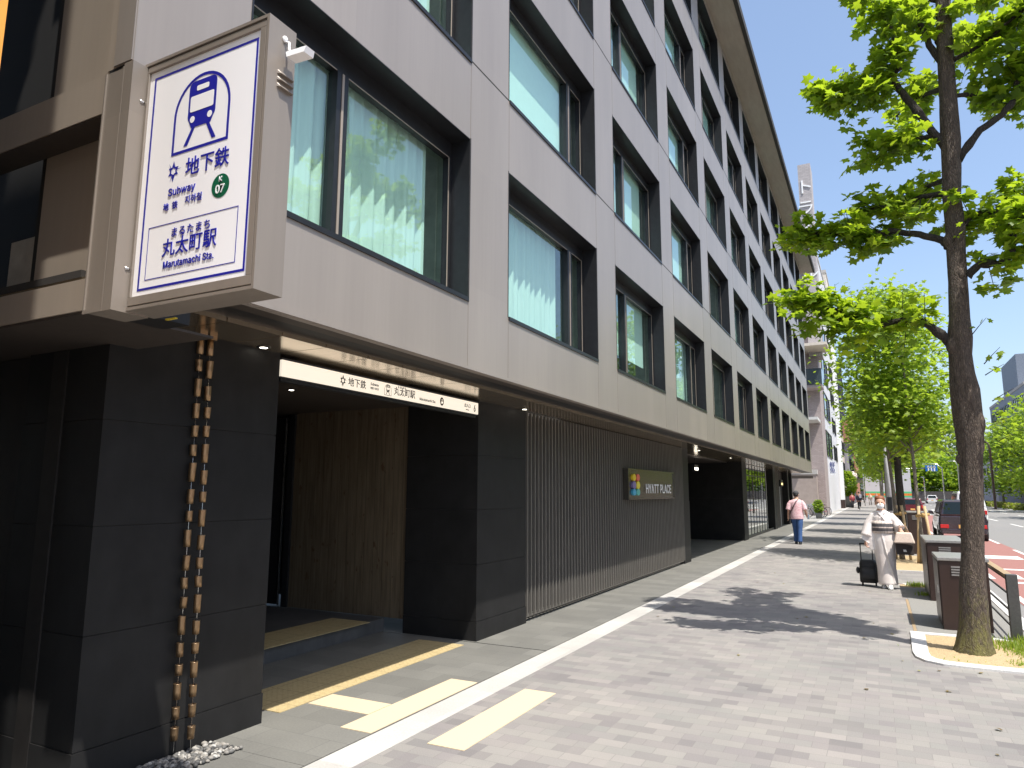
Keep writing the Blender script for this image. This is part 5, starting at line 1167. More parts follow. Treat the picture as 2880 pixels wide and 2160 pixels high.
# ================================================================== VEHICLES
def carpaint(name, c, rough=0.22):
    return simple(name, c, rough, 0.0, 0, coat=1.0)
def vehicle(name, label, cat, loc, W, L, Hh, bodym, zb=0.26, zs=0.86, cab=(0.05, 0.16, 2.7, 2.1), tl=0.10, wr=0.30, plate=True, low_lights=True):
    root = thing(name, label, cat, loc); X, Y_, Z_ = loc; hw = W/2
    def sect(y, k=1.0, zt=zs):
        k2 = k
        return [(X-hw*0.90*k2, Y_+y, Z_+zb), (X+hw*0.90*k2, Y_+y, Z_+zb), (X+hw*k2, Y_+y, Z_+zb+0.12), (X+hw*1.0*k2, Y_+y, Z_+zs*0.72), (X+hw*0.955*k2, Y_+y, Z_+zt), (X-hw*0.955*k2, Y_+y, Z_+zt), (X-hw*1.0*k2, Y_+y, Z_+zs*0.72), (X-hw*k2, Y_+y, Z_+zb+0.12)]
    b = MB(); ss = [sect(0.03, 0.93, zs), sect(0.10, 0.985, zs), sect(0.5), sect(L*0.62), sect(L*0.80, 0.99, zs-0.06), sect(L*0.95, 0.93, zs-0.16), sect(L, 0.84, zs-0.24)]
    n = 8; vs = [v for s_ in ss for v in s_]
    fs = [(i*n+k, i*n+(k+1) % n, (i+1)*n+(k+1) % n, (i+1)*n+k) for i in range(len(ss)-1) for k in range(n)] + [tuple(range(n-1, -1, -1)), tuple(range((len(ss)-1)*n, len(ss)*n))]
    b.add(vs, fs, 0, False); b.build('body', bodym, root, bevel=0.035)
    a0, a1, a2, a3 = cab; b = MB(); wt = hw*0.76
    lo = [(X-hw*0.945, Y_+a0, Z_+zs-0.01), (X+hw*0.945, Y_+a0, Z_+zs-0.01), (X+hw*0.945, Y_+a2, Z_+zs-0.01), (X-hw*0.945, Y_+a2, Z_+zs-0.01)]
    hi = [(X-wt, Y_+a1, Z_+Hh), (X+wt, Y_+a1, Z_+Hh), (X+wt, Y_+a3, Z_+Hh), (X-wt, Y_+a3, Z_+Hh)]
    b.hull(lo, hi, 0); b.build('cabin', bodym, root, bevel=0.07)
    def lerp(p, q_, t_): return tuple(p[i]+(q_[i]-p[i])*t_ for i in range(3))
    def pane(nm, A, B, Cc, D, off, mm):
        b = MB(); c = [lerp(lerp(A, B, s_), lerp(D, Cc, s_), t_) for s_, t_ in ((0.09, 0.12), (0.91, 0.12), (0.91, 0.84), (0.09, 0.84))]
        c = [tuple(c_[i]+off[i] for i in range(3)) for c_ in c]; c2 = [tuple(c_[i]-off[i]*0.8 for i in range(3)) for c_ in c]; b.hull(c2, c, 0); return b.build(nm, mm, root)
    gm = M['cargl']
    pane('rear_window', lo[0], lo[1], hi[1], hi[0], (0, -0.012, 0.004), gm); pane('windscreen', lo[3], lo[2], hi[2], hi[3], (0, 0.012, 0.004), gm)
    pane('side_window', lo[0], lo[3], hi[3], hi[0], (-0.012, 0, 0.004), gm); pane('side_window', lo[1], lo[2], hi[2], hi[1], (0.012, 0, 0.004), gm)
    for sx in (-1, 1):
        for a in (0.62, L-0.72):
            b = MB(); b.tube([(X+sx*(hw-0.17), Y_+a, Z_+wr), (X+sx*(hw+0.005), Y_+a, Z_+wr)], wr, 20); w_ = b.build('wheel', M['black'], root, bevel=0.015)
            b = MB(); b.tube([(X+sx*(hw-0.02), Y_+a, Z_+wr), (X+sx*(hw+0.012), Y_+a, Z_+wr)], wr*0.6, 16); b.build('rim', M['chrome'], w_)
        b = MB(); zl = (0.47, 0.60) if low_lights else (0.62, 0.84)
        b.box(min(X+sx*hw*0.58, X+sx*hw*0.92), max(X+sx*hw*0.58, X+sx*hw*0.92), Y_-0.035, Y_+0.05, Z_+zl[0], Z_+zl[1]) if low_lights else b.box(min(X+sx*hw*0.78, X+sx*hw*0.95), max(X+sx*hw*0.78, X+sx*hw*0.95), Y_-0.01, Y_+0.08, Z_+zl[0], Z_+zl[1])
        b.build('tail_light', M['tail'], root, bevel=0.01)
        b = MB(); b.hull([(X+sx*(hw-0.04), Y_+a2*0.80, Z_+zs), (X+sx*(hw+0.17), Y_+a2*0.80, Z_+zs+0.02), (X+sx*(hw+0.17), Y_+a2*0.80+0.08, Z_+zs+0.02), (X+sx*(hw-0.04), Y_+a2*0.80+0.08, Z_+zs)], [(X+sx*(hw+0.02), Y_+a2*0.80, Z_+zs+0.14), (X+sx*(hw+0.17), Y_+a2*0.80, Z_+zs+0.15), (X+sx*(hw+0.17), Y_+a2*0.80+0.08, Z_+zs+0.15), (X+sx*(hw+0.02), Y_+a2*0.80+0.08, Z_+zs+0.14)]); b.build('mirror', bodym, root, bevel=0.015)
    b = MB(); b.box(X-hw*0.90, X+hw*0.90, Y_-0.03, Y_+0.06, Z_+zb, Z_+zb+0.18); b.build('bumper', bodym, root, bevel=0.03)
    b = MB(); b.box(X-0.15, X+0.15, Y_-0.045, Y_-0.031, Z_+0.475, Z_+0.60); b.build('number_plate', M['plate'], root)
    return root
M['cargl'] = simple('car glass', (0.006, 0.012, 0.011), 0.03, 0, 0, spec=0.5)
M['tail'] = simple('tail light red', (0.55, 0.02, 0.02), 0.25, 0, 0)
M['plate'] = simple('plate', (0.75, 0.42, 0.12), 0.5, 0, 0)
vehicle('parked_car', 'black boxy hatchback with low red tail lights in the red bus lane', 'car', (2.76, 31.3, -0.11), 1.60, 3.9, 1.52, carpaint('black car paint', (0.022, 0.012, 0.020)), zs=0.92, cab=(0.07, 0.22, 2.9, 2.4))
vehicle('parked_van', 'white van parked in front of the black hatchback, only its roof showing', 'van', (4.5, 46, -0.11), 1.50, 4.4, 1.86, carpaint('white van paint', (0.75, 0.75, 0.76)), zs=1.0, cab=(0.06, 0.14, 3.9, 3.0), low_lights=False)
vehicle('far_car', 'dark red car far along the kerb between the tree stems', 'car', (2.3, 62, -0.11), 1.5, 3.9, 1.35, carpaint('dark red paint', (0.12, 0.01, 0.02)), low_lights=False)
vehicle('far_car', 'small white car far off at the junction', 'car', (8.2, 140, -0.11), 1.6, 4, 1.4, carpaint('white paint', (0.7, 0.7, 0.7)), low_lights=False)

# ================================================================== PEOPLE
M['skin'] = simple('skin', (0.58, 0.34, 0.24), 0.55, 0, 0.05, 20)
def hand(mb, w_, d, side, thumb, curl=0.5, s=1.0):
    "palm and five bent fingers; w_: wrist, d: direction of hand, side: across the knuckles towards the little finger"
    w_, d, side = Vector(w_), Vector(d).normalized(), Vector(side).normalized(); n = d.cross(side)*thumb
    pc = w_+d*0.045*s; mb.tube([w_, w_+d*0.03*s, w_+d*0.085*s], [0.024*s, 0.034*s, 0.032*s], 10, flat=0.5)
    for i, (o_, L_) in enumerate(((-0.028, 0.070), (-0.009, 0.078), (0.010, 0.072), (0.028, 0.056))):
        b0 = w_+d*0.08*s+side*o_*s; b1 = b0+(d*math.cos(curl*.5)+n*math.sin(curl*.5))*L_*0.45*s; b2 = b1+(d*math.cos(curl*1.3)+n*math.sin(curl*1.3))*L_*0.32*s; b3 = b2+(d*math.cos(curl*2)+n*math.sin(curl*2))*L_*0.25*s
        mb.tube([b0-d*0.01, b0, b1, b2, b3], [0.010*s, 0.010*s, 0.009*s, 0.0085*s, 0.007*s], 6)
    t0 = w_+d*0.025*s-side*0.028*s; mb.tube([t0, t0+(d*0.6-side*0.7+n*0.3).normalized()*0.035*s, t0+(d*0.95-side*0.45+n*0.5).normalized()*0.065*s], [0.012*s, 0.011*s, 0.008*s], 6)
def limb(mb, pts, rad, n=12, **k):
    P = [Vector(p) for p in pts]; mb.tube(P, rad, n, **k)
    for p, r2 in zip(P[1:-1], rad[1:-1]): mb.ball(p, r2*0.99, 10)
def head(mb, c, r, fwd, s=1.0):
    c = Vector(c); f = Vector(fwd).normalized(); side = f.cross(Vector((0, 0, 1)))
    mb.ball(c+Vector((0, 0, 0.01)), (0.078*s, 0.092*s, 0.108*s), 16); mb.ball(c+f*0.022-Vector((0, 0, 0.055*s)), (0.056*s, 0.066*s, 0.06*s), 12)
    mb.tube([c+f*0.085*s+Vector((0, 0, 0.015)), c+f*0.108*s-Vector((0, 0, 0.022)), c+f*0.088*s-Vector((0, 0, 0.03))], [0.008, 0.014, 0.01], 8)
    for sx in (-1, 1): mb.ball(c+side*sx*0.080*s-Vector((0, 0, 0.005)), (0.012, 0.018, 0.030), 8)
# --- man walking away
MX, MY = -2.40, 25.04
man = thing('person', 'person in pink patterned shirt and blue jeans walking away with dark cap and strap', 'person', (MX, MY, 0))
def m_(x, y, z): return Vector((MX+x, MY+y, z))
b = MB()
b.loft([(MX, MY, 0.86, 0.16, 0.11), (MX, MY, 0.98, 0.165, 0.12), (MX, MY+0.01, 1.12, 0.155, 0.12), (MX, MY+0.01, 1.28, 0.18, 0.12), (MX, MY, 1.38, 0.185, 0.10), (MX, MY, 1.43, 0.10, 0.07), (MX, MY+.01, 1.50, 0.055, 0.055)], 20)
head(b, m_(0, 0.03, 1.585), 0.1, (0, 1, 0))
limb(b, [m_(-0.17, 0, 1.38), m_(-0.245, -0.02, 1.12), m_(-0.27, 0.03, 0.88)], [0.05, 0.042, 0.028]); hand(b, m_(-0.27, 0.03, 0.88), (0, 0.15, -1), (0, -1, 0), 1, 0.35)
limb(b, [m_(0.17, 0, 1.38), m_(0.25, -0.06, 1.13), m_(0.30, 0.06, 0.93)], [0.05, 0.042, 0.028]); hand(b, m_(0.30, 0.06, 0.93), (0.1, 0.4, -0.9), (0, -1, -.3), -1, 1.1)
for sx, fy, kz in ((-1, 0.12, 0.48), (1, -0.10, 0.47)):
    limb(b, [m_(sx*0.08, 0, 0.88), m_(sx*0.075, fy*0.7, kz), m_(sx*0.07, fy*0.7-(0.02 if sx < 0 else 0.10), 0.09)], [0.082, 0.055, 0.035])
b.build('body', M['skin'], man, remesh=0.007)
def shirtmat():
    m, t, bb = newmat('pink patterned shirt'); v = noise(t, tex(t, 1), 26, 2, 0.5)
    t.links.new(ramp(t, v, [(0.42, (0.66, 0.36, 0.40)), (0.52, (0.78, 0.60, 0.62)), (0.60, (0.70, 0.42, 0.46))]), bb.inputs['Base Color']); bb.inputs['Roughness'].default_value = 0.9; return m
b = MB(); b.loft([(MX, MY-.005, 0.80, 0.205, 0.145), (MX, MY-.005, 0.90, 0.208, 0.15), (MX, MY, 1.05, 0.20, 0.148), (MX, MY, 1.22, 0.205, 0.142), (MX, MY, 1.34, 0.205, 0.125), (MX, MY, 1.405, 0.16, 0.10), (MX, MY+.01, 1.45, 0.075, 0.07)], 22)
for sx in (-1, 1): b.tube([m_(sx*0.14, 0, 1.37), m_(sx*0.215, -0.01, 1.26), m_(sx*0.255, -0.03, 1.10)], [0.075, 0.082, 0.085], 12)
b.build('shirt', shirtmat(), man, remesh=0.011)
b = MB()
for sx, fy, kz in ((-1, 0.12, 0.48), (1, -0.10, 0.47)):
    b.tube([m_(sx*0.085, 0, 0.88), m_(sx*0.08, fy*0.35, 0.68), m_(sx*0.075, fy*0.7, kz), m_(sx*0.07, fy*0.7-(0.01 if sx < 0 else 0.05), 0.25), m_(sx*0.07, fy*0.7-(0.02 if sx < 0 else 0.10), 0.075)], [0.105, 0.10, 0.08, 0.07, 0.072], 12)
b.loft([(MX, MY, 0.78, 0.165, 0.125), (MX, MY, 0.88, 0.168, 0.125), (MX, MY, 0.96, 0.16, 0.12)], 16)
b.build('jeans', simple('blue denim', (0.035, 0.085, 0.22), 0.9, 0, 0.35, 14), man, remesh=0.011)
for sx, fy in ((-1, 0.064), (1, -0.17)):
    b = MB(); b.loft([(MX+sx*0.072, MY+fy+0.05, 0.0, 0.045, 0.13), (MX+sx*0.072, MY+fy+0.05, 0.03, 0.048, 0.135), (MX+sx*0.072, MY+fy+0.03, 0.075, 0.042, 0.09), (MX+sx*0.07, MY+fy, 0.10, 0.035, 0.04)], 14); b.build('shoe', simple('black shoe', (0.02, 0.02, 0.022), 0.6, 0, 0), man)
b = MB(); b.ball(m_(0, 0.025, 1.64), (0.094, 0.108, 0.088), 16); b.hull([(MX-.07, MY+.10, 1.635), (MX+.07, MY+.10, 1.635), (MX+.05, MY+.20, 1.62), (MX-.05, MY+.20, 1.62)], [(MX-.07, MY+.10, 1.65), (MX+.07, MY+.10, 1.65), (MX+.05, MY+.20, 1.63), (MX-.05, MY+.20, 1.63)]); b.build('cap', simple('charcoal cap', (0.06, 0.06, 0.065), 0.9, 0, 0.1, 30), man)
b = MB(); b.ball(m_(0, 0.0, 1.585), (0.082, 0.085, 0.07), 12); b.build('hair', M['black'], man)
b = MB(); pts = [m_(0.07, -0.03, 1.455), m_(0.0, -0.142, 1.36), m_(-0.10, -0.165, 1.18), m_(-0.20, -0.11, 0.98), m_(-0.225, 0.0, 0.92)]; b.tube(pts, [0.02]*5, 6, flat=0.4); b.build('strap', simple('brown strap', (0.08, 0.05, 0.05), 0.8, 0, 0), man)
b = MB(); b.tube([m_(0.335, 0.10, 0.80), m_(0.33, 0.09, 0.93), m_(0.328, 0.088, 0.97)], [0.032, 0.033, 0.014], 12); tag(b.build('water_bottle', simple('pale blue plastic', (0.45, 0.60, 0.75), 0.15, 0, 0.1, 10), None, m_(0.33, 0.09, 0.8)), 'clear pale blue plastic bottle in the walking person\'s right hand', 'bottle')

# --- woman in kimono walking towards the viewer
WX, WY = 0.045, 14.35
wo_ = thing('person', 'person in pale kimono with striped sash and white face mask pulling a suitcase', 'person', (WX, WY, 0))
def w_(x, y, z): return Vector((WX+x, WY+y, z))
LEAN = 0.02
b = MB()
b.loft([(WX, WY, 0.80, 0.145, 0.11), (WX, WY, 0.92, 0.15, 0.115), (WX-.005, WY, 1.05, 0.13, 0.105), (WX-.01, WY, 1.20, 0.145, 0.105), (WX-.012, WY, 1.28, 0.155, 0.09), (WX-.014, WY, 1.325, 0.09, 0.065), (WX-.016, WY-.01, 1.39, 0.046, 0.048)], 20)
head(b, w_(-0.02, -0.03, 1.475), 0.1, (0.05, -1, 0), 0.95)
SH = simple('x', (0, 0, 0), var=0)
limb(b, [w_(-0.15, 0, 1.27), w_(-0.235, 0.01, 1.03), w_(-0.285, -0.05, 0.80)], [0.042, 0.036, 0.024]); hand(b, w_(-0.285, -0.05, 0.80), (-0.05, -0.2, -0.9), (0, 1, -.1), 1, 1.1, 0.92)
limb(b, [w_(0.135, 0, 1.27), w_(0.235, -0.02, 1.06), w_(0.275, -0.20, 1.02)], [0.042, 0.036, 0.024]); hand(b, w_(0.275, -0.20, 1.02), (0.1, -0.8, -0.35), (1, 0, 0), -1, 1.1, 0.92)
for sx, fy in ((-1, 0.03), (1, -0.13)):
    limb(b, [w_(sx*0.07, 0, 0.82), w_(sx*0.055, fy*0.5, 0.44), w_(sx*0.05, fy, 0.08)], [0.07, 0.045, 0.03])
b.build('body', M['skin'], wo_, remesh=0.0065)
def kimat():
    m, t, bb = newmat('pale kimono silk'); v = noise(t, tex(t, 1, stretch=(1, 1, .5)), 5, 3)
    t.links.new(ramp(t, v, [(0.35, (0.70, 0.62, 0.585)), (0.65, (0.80, 0.745, 0.72))]), bb.inputs['Base Color']); bb.inputs['Roughness'].default_value = 0.65; return m
KM = kimat()
b = MB()
b.loft([(WX+.02, WY-.05, 0.075, 0.155, 0.15, .1), (WX+.02, WY-.05, 0.10, 0.158, 0.155, .1), (WX+.012, WY-.03, 0.35, 0.150, 0.15), (WX+.005, WY-.01, 0.60, 0.168, 0.145), (WX, WY, 0.82, 0.188, 0.152), (WX, WY, 0.98, 0.172, 0.140), (WX-.006, WY, 1.12, 0.165, 0.130), (WX-.01, WY, 1.235, 0.182, 0.118), (WX-.012, WY, 1.30, 0.155, 0.10), (WX-.014, WY+.01, 1.355, 0.07, 0.065), (WX-.015, WY+.012, 1.375, 0.062, 0.062)], 24)
# sleeves: broad hanging panels
def slv(pts_a, pts_b, th=0.035):
    n = len(pts_a); vs = []
    for a_, c_ in zip(pts_a, pts_b):
        a_, c_ = Vector(a_), Vector(c_); vs += [a_+Vector((0, -th, 0)), a_+Vector((0, th, 0)), c_+Vector((0, th, 0)), c_+Vector((0, -th, 0))]
    fs = [(i*4+k, i*4+(k+1) % 4, (i+1)*4+(k+1) % 4, (i+1)*4+k) for i in range(n-1) for k in range(4)]+[(3, 2, 1, 0), tuple(range((n-1)*4, n*4))]
    b.add(vs, fs, 0, True)
slv([w_(-0.10, 0, 1.31), w_(-0.19, 0, 1.25), w_(-0.27, 0.0, 1.10), w_(-0.335, -0.02, 0.92), w_(-0.37, -0.04, 0.86)], [w_(-0.10, 0, 1.10), w_(-0.155, 0, 1.02), w_(-0.19, 0, 0.92), w_(-0.215, -0.03, 0.78), w_(-0.25, -0.05, 0.77)], 0.05)
slv([w_(-0.27, -0.03, 0.97), w_(-0.29, -0.05, 0.86), w_(-0.28, -0.05, 0.72), w_(-0.20, -0.05, 0.64)], [w_(-0.13, -0.05, 0.95), w_(-0.12, -0.06, 0.84), w_(-0.115, -0.06, 0.78), w_(-0.13, -0.06, 0.68)], 0.03)
b.tube([w_(-0.12, 0, 1.27), w_(-0.21, 0.01, 1.12), w_(-0.275, -0.03, 0.90)], [0.07, 0.085, 0.095], 12)
slv([w_(0.09, 0, 1.31), w_(0.19, -0.01, 1.25), w_(0.265, -0.05, 1.15), w_(0.285, -0.15, 1.09)], [w_(0.12, 0, 1.08), w_(0.17, 0, 0.98), w_(0.22, -0.06, 0.95), w_(0.26, -0.16, 0.97)], 0.05)
b.tube([w_(0.11, 0, 1.27), w_(0.22, -0.01, 1.12), w_(0.272, -0.13, 1.05)], [0.07, 0.082, 0.075], 12)
# overlapping front edge fold
b.tube([w_(0.06, -0.10, 1.34), w_(-0.04, -0.125, 1.22), w_(-0.09, -0.125, 1.12)], [0.016, 0.018, 0.016], 8, flat=0.5); b.tube([w_(-0.08, -0.085, 1.34), w_(0.0, -0.125, 1.24), w_(0.06, -0.13, 1.14)], [0.016, 0.018, 0.016], 8, flat=0.5)
b.tube([w_(-0.03, -0.145, 0.95), w_(0.03, -0.165, 0.6), w_(0.10, -0.175, 0.30), w_(0.13, -0.16, 0.10)], [0.012, 0.014, 0.014, 0.012], 8, flat=0.6)
b.build('kimono', KM, wo_, remesh=0.010)
def obimat():
    m, t, bb = newmat('striped obi'); tc = t.nodes.new('ShaderNodeTexCoord'); sx = t.nodes.new('ShaderNodeSeparateXYZ'); t.links.new(tc.outputs['Object'], sx.inputs[0])
    mr = t.nodes.new('ShaderNodeMapRange'); mr.inputs[1].default_value = 0.96; mr.inputs[2].default_value = 1.16; t.links.new(sx.outputs[2], mr.inputs[0])
    c = ramp(t, mr.outputs[0], [(0.0, (0.60, 0.50, 0.44)), (0.14, (0.09, 0.08, 0.085)), (0.42, (0.55, 0.45, 0.40)), (0.52, (0.07, 0.065, 0.07)), (0.82, (0.65, 0.56, 0.50))]); 
    for n_ in t.nodes:
        if n_.bl_idname == 'ShaderNodeValToRGB': n_.color_ramp.interpolation = 'CONSTANT'
    ck = noise(t, tex(t, 1, stretch=(1, 1, .3)), 40, 1); t.links.new(mixc(t, 0.5, c, ramp(t, ck, [(0.4, (0.6, 0.6, 0.6)), (0.6, (1.3, 1.3, 1.3))]), 'MULTIPLY'), bb.inputs['Base Color']); bb.inputs['Roughness'].default_value = 0.7; return m
b = MB(); b.loft([(WX, WY, 0.955, 0.185, 0.155), (WX, WY, 0.965, 0.192, 0.162), (WX-.004, WY, 1.06, 0.188, 0.156), (WX-.008, WY, 1.155, 0.186, 0.148), (WX-.008, WY, 1.165, 0.178, 0.14)], 28)
b.build('obi', obimat(), wo_)
b = MB(); b.ball(w_(-0.018, 0.03, 1.505), (0.088, 0.088, 0.105), 16); b.ball(w_(-0.018, -0.015, 1.555), (0.084, 0.080, 0.060), 14); b.ball(w_(-0.01, 0.10, 1.50), (0.05, 0.04, 0.05), 10); b.build('hair', simple('auburn hair', (0.20, 0.065, 0.022), 0.6, 0, 0.3, 60), wo_)
b = MB(); b.ball(w_(-0.018, -0.088, 1.430), (0.062, 0.050, 0.055), 14); b.build('face_mask', M['white'], wo_)
for sx in (-1, 1):
    b = MB(); b.ball(w_(-0.018+sx*0.030, -0.113, 1.490), (0.011, 0.006, 0.006), 8); b.build('eye', M['black'], wo_)
for sx, fy in ((-1, 0.03), (1, -0.13)):
    b = MB(); b.loft([(WX+sx*0.05, WY+fy-0.045, 0.0, 0.042, 0.12), (WX+sx*0.05, WY+fy-0.045, 0.03, 0.044, 0.122), (WX+sx*0.05, WY+fy-0.04, 0.05, 0.036, 0.10), (WX+sx*0.05, WY+fy, 0.09, 0.034, 0.045), (WX+sx*0.05, WY+fy+.005, 0.14, 0.036, 0.042)], 14); b.build('sandal', M['white'], wo_)
# suitcase
S0 = ats(2417, 1640, 14.5); S1 = ats(2474, 1640, 14.5)
sc = thing('suitcase', 'small black wheeled suitcase pulled by the kimono wearer', 'suitcase', ((S0.x+S1.x)/2, 14.55, 0)); cx = (S0.x+S1.x)/2; hw = (S1.x-S0.x)/2*0.92
bk = simple('black nylon', (0.010, 0.010, 0.011), 0.6, 0, 0.3, 30)
b = MB(); b.loft([(cx, 14.55, 0.06, hw*0.9, 0.11), (cx, 14.55, 0.08, hw, 0.125), (cx, 14.55, 0.25, hw*1.0, 0.14), (cx, 14.55, 0.40, hw*0.96, 0.13), (cx, 14.55, 0.455, hw*0.8, 0.10)], 24, power=3.5); b.build('body', bk, sc)
b = MB(); b.loft([(cx, 14.42, 0.12, hw*0.75, 0.03), (cx, 14.41, 0.16, hw*0.8, 0.035), (cx, 14.42, 0.34, hw*0.75, 0.03)], 18, power=4); b.build('pocket', bk, sc)
b = MB(); hx = w_(-0.29, 0, 0).x
for o_ in (-0.11, 0.08): b.tube([(cx+o_*1.0, 14.6, 0.42), (cx+o_, 14.5, 0.735)], 0.009, 8)
b.tube([(cx-0.125, 14.495, 0.742), (cx+0.095, 14.495, 0.742)], 0.015, 8); b.build('handle', M['black'], sc)
for o_ in (-1, 1):
    b = MB(); b.tube([(cx+o_*hw*0.72-0.015, 14.6, 0.035), (cx+o_*hw*0.72+0.015, 14.6, 0.035)], 0.034, 12); b.build('wheel', M['black'], sc)
b = MB(); b.ball((cx-hw-0.02, 14.52, 0.27), (0.035, 0.05, 0.06), 8); b.build('side_tag', M['black'], sc)
# handbag and carrier bag
hg_ = thing('handbag', 'cream handbag hanging from the kimono wearer\'s bent forearm', 'bag', tuple(w_(0.33, -0.22, 0.78)))
def bag(root, x, y, z0, z1, wb, wt, d, mat, nm='body'):
    b = MB(); b.hull([(x-wb, y-d, z0), (x+wb, y-d, z0), (x+wb, y+d, z0), (x-wb, y+d, z0)], [(x-wt, y-d*.5, z1), (x+wt, y-d*.5, z1), (x+wt, y+d*.5, z1), (x-wt, y+d*.5, z1)]); return b.build(nm, mat, root, bevel=0.02)
bag(hg_, WX+0.31, WY-0.26, 0.80, 0.985, 0.165, 0.115, 0.07, simple('cream leather', (0.62, 0.50, 0.42), 0.6, 0, 0.1, 10))
b = MB(); b.tube([w_(0.23, -0.26, 0.98), w_(0.255, -0.23, 1.08), w_(0.35, -0.23, 1.085), w_(0.39, -0.26, 0.98)], 0.009, 8); b.build('strap', simple('tan strap', (0.4, 0.25, 0.17), 0.6, 0, 0), hg_)
cg = thing('carrier_bag', 'dark square carrier bag hanging under the cream handbag', 'bag', tuple(w_(0.33, -0.12, 0.55)))
bag(cg, WX+0.315, WY-0.12, 0.60, 0.86, 0.135, 0.155, 0.085, simple('dark carrier', (0.04, 0.028, 0.025), 0.6, 0, 0.1, 10))
b = MB(); b.quad((WX+.29, WY-.2065, .65), (WX+.34, WY-.2065, .65), (WX+.33, WY-.2065, .69), (WX+.285, WY-.2065, .69)); b.build('label_patch', M['white'], cg)
b = MB(); b.tube([w_(0.21, -0.12, 0.86), w_(0.25, -0.14, 1.03), w_(0.37, -0.14, 1.03), w_(0.42, -0.12, 0.86)], 0.006, 6); b.build('strap', M['black'], cg)

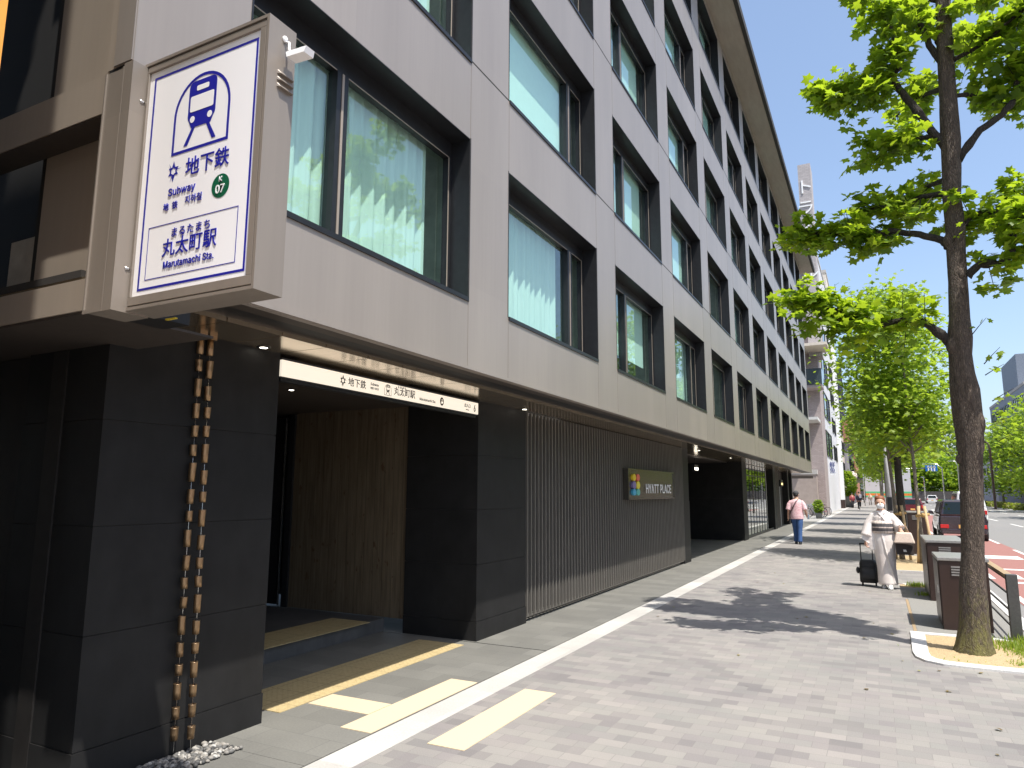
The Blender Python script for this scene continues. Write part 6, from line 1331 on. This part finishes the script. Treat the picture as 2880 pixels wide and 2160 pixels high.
# --- small figures far away
def figure(label, loc, top, legs, rz=0, hgt=1.65, ride=False, grp=None):
    root = thing('person', label, 'person', loc, grp, rz); X, Y_, Z_ = loc; k = hgt/1.65; z0 = Z_+(0.12 if ride else 0)
    b = MB(); head(b, (X, Y_, z0+1.53*k), 0.1, (0, 1, 0), k); b.tube([(X, Y_, z0+1.36*k), (X, Y_, z0+1.46*k)], 0.05*k, 8)
    b.tube([(X, Y_, z0+0.8*k), (X, Y_, z0+1.36*k)], [0.13*k, 0.14*k], 10)
    for sx in (-1, 1):
        if ride: limb(b, [(X+sx*0.16, Y_, z0+1.3), (X+sx*0.21, Y_+0.22, z0+1.05), (X+sx*0.22, Y_+0.46, z0+0.84)], [0.045, 0.04, 0.03]); hand(b, (X+sx*0.22, Y_+0.46, z0+0.84), (0, 1, -.2), (sx, 0, 0), 1, 1.0)
        else: limb(b, [(X+sx*0.17, Y_, z0+1.3*k), (X+sx*0.22, Y_, z0+1.02*k), (X+sx*0.22, Y_+.06*sx, z0+0.78*k)], [0.045, 0.04, 0.03]); hand(b, (X+sx*0.22, Y_+.06*sx, z0+0.78*k), (0, 0, -1), (0, 1, 0), 1, .4)
        fy = 0.14*sx if not ride else 0.16
        limb(b, [(X+sx*0.08, Y_, z0+0.85*k), (X+sx*0.08, Y_+fy+(0.12 if ride else 0), z0+0.45*k+(0.12*sx if ride else 0)), (X+sx*0.08, Y_+fy*0.8, z0+(0.10+0.1*sx if ride else 0.05))], [0.085, 0.06, 0.04])
    b.build('body', M['skin'], root, remesh=0.014)
    b = MB(); b.loft([(X, Y_, z0+0.78*k, 0.17*k, 0.13*k), (X, Y_, z0+1.1*k, 0.18*k, 0.14*k), (X, Y_, z0+1.32*k, 0.19*k, 0.12*k), (X, Y_, z0+1.39*k, 0.08*k, 0.07*k)], 14)
    for sx in (-1, 1): b.tube([(X+sx*0.14, Y_, z0+1.32*k), (X+sx*0.22, Y_+(0.2 if ride else 0), z0+1.06*k), (X+sx*0.225, Y_+(0.38 if ride else 0.03*sx), z0+0.90*k)], [0.065*k, 0.06*k, 0.05*k], 8)
    b.build('jacket', top, root)
    b = MB()
    for sx in (-1, 1):
        fy = 0.14*sx if not ride else 0.16
        b.tube([(X+sx*0.085, Y_, z0+0.9*k), (X+sx*0.08, Y_+fy+(0.12 if ride else 0), z0+0.45*k+(0.12*sx if ride else 0)), (X+sx*0.08, Y_+fy*0.8, z0+(0.12+0.1*sx if ride else 0.08))], [0.105*k, 0.08*k, 0.06*k], 8)
    b.build('trousers', legs, root)
    b = MB(); b.ball((X, Y_-0.015, z0+1.56*k), (0.088*k, 0.092*k, 0.095*k), 10); b.build('hair', M['black'], root); return root
navy = simple('navy cloth', (0.02, 0.025, 0.05), 0.9, 0, 0.1, 10); blackc = simple('black cloth', (0.015, 0.015, 0.017), 0.9, 0, 0); grayc = simple('grey cloth', (0.30, 0.28, 0.27), 0.9, 0, 0.1, 8); redc = simple('maroon cloth', (0.30, 0.06, 0.07), 0.9, 0, 0.1, 8); beigec = simple('beige cloth', (0.5, 0.42, 0.33), 0.9, 0, 0.1, 8)
CYX, CYY = -1.62, 76.0
figure('person in navy jacket riding a bicycle away along the pavement', (CYX, CYY, 0), navy, blackc, ride=True)
b = MB(); b.box(CYX+0.02, CYX+0.22, CYY-0.28, CYY-0.15, 1.15, 1.5); tag(b.build('backpack', simple('grey backpack', (0.35, 0.35, 0.4), 0.8, 0, 0.1, 10), None, (CYX, CYY-.2, 1.15), bevel=0.03), 'grey backpack on the cyclist\'s back', 'bag')
bicycle('dark bicycle under the navy jacketed rider', (CYX, CYY-0.28, 0), 0.0, (0.05, 0.05, 0.06))
figure('person in maroon top beside the cyclist, farther on', (-2.45, 84, 0), redc, blackc, 0.2)
figure('person in beige coat far along the pavement, left of the row trees', (-0.9, 104, 0), beigec, grayc, 2.9)
figure('person in grey far along the pavement behind the beige coat', (-0.2, 118, 0), grayc, blackc, 3.1)
figure('person in black far away near the shops', (-1.9, 126, 0), blackc, blackc, 0.1)
figure('person in navy waiting far away by the kerb', (0.4, 96, 0), navy, blackc, 1.5)

# lettering becomes plain mesh
dg = bpy.context.evaluated_depsgraph_get()
for o in [x for x in bpy.data.objects if x.type == 'FONT']:
    me = bpy.data.meshes.new_from_object(o.evaluated_get(dg)); n_ = bpy.data.objects.new('tmp', me); COL.objects.link(n_)
    if not me.materials: me.materials.append(o.data.materials[0])
    n_.parent = o.parent; n_.location = o.location; n_.rotation_euler = o.rotation_euler; n_.scale = o.scale
    nm = o.name; bpy.data.objects.remove(o); n_.name = nm
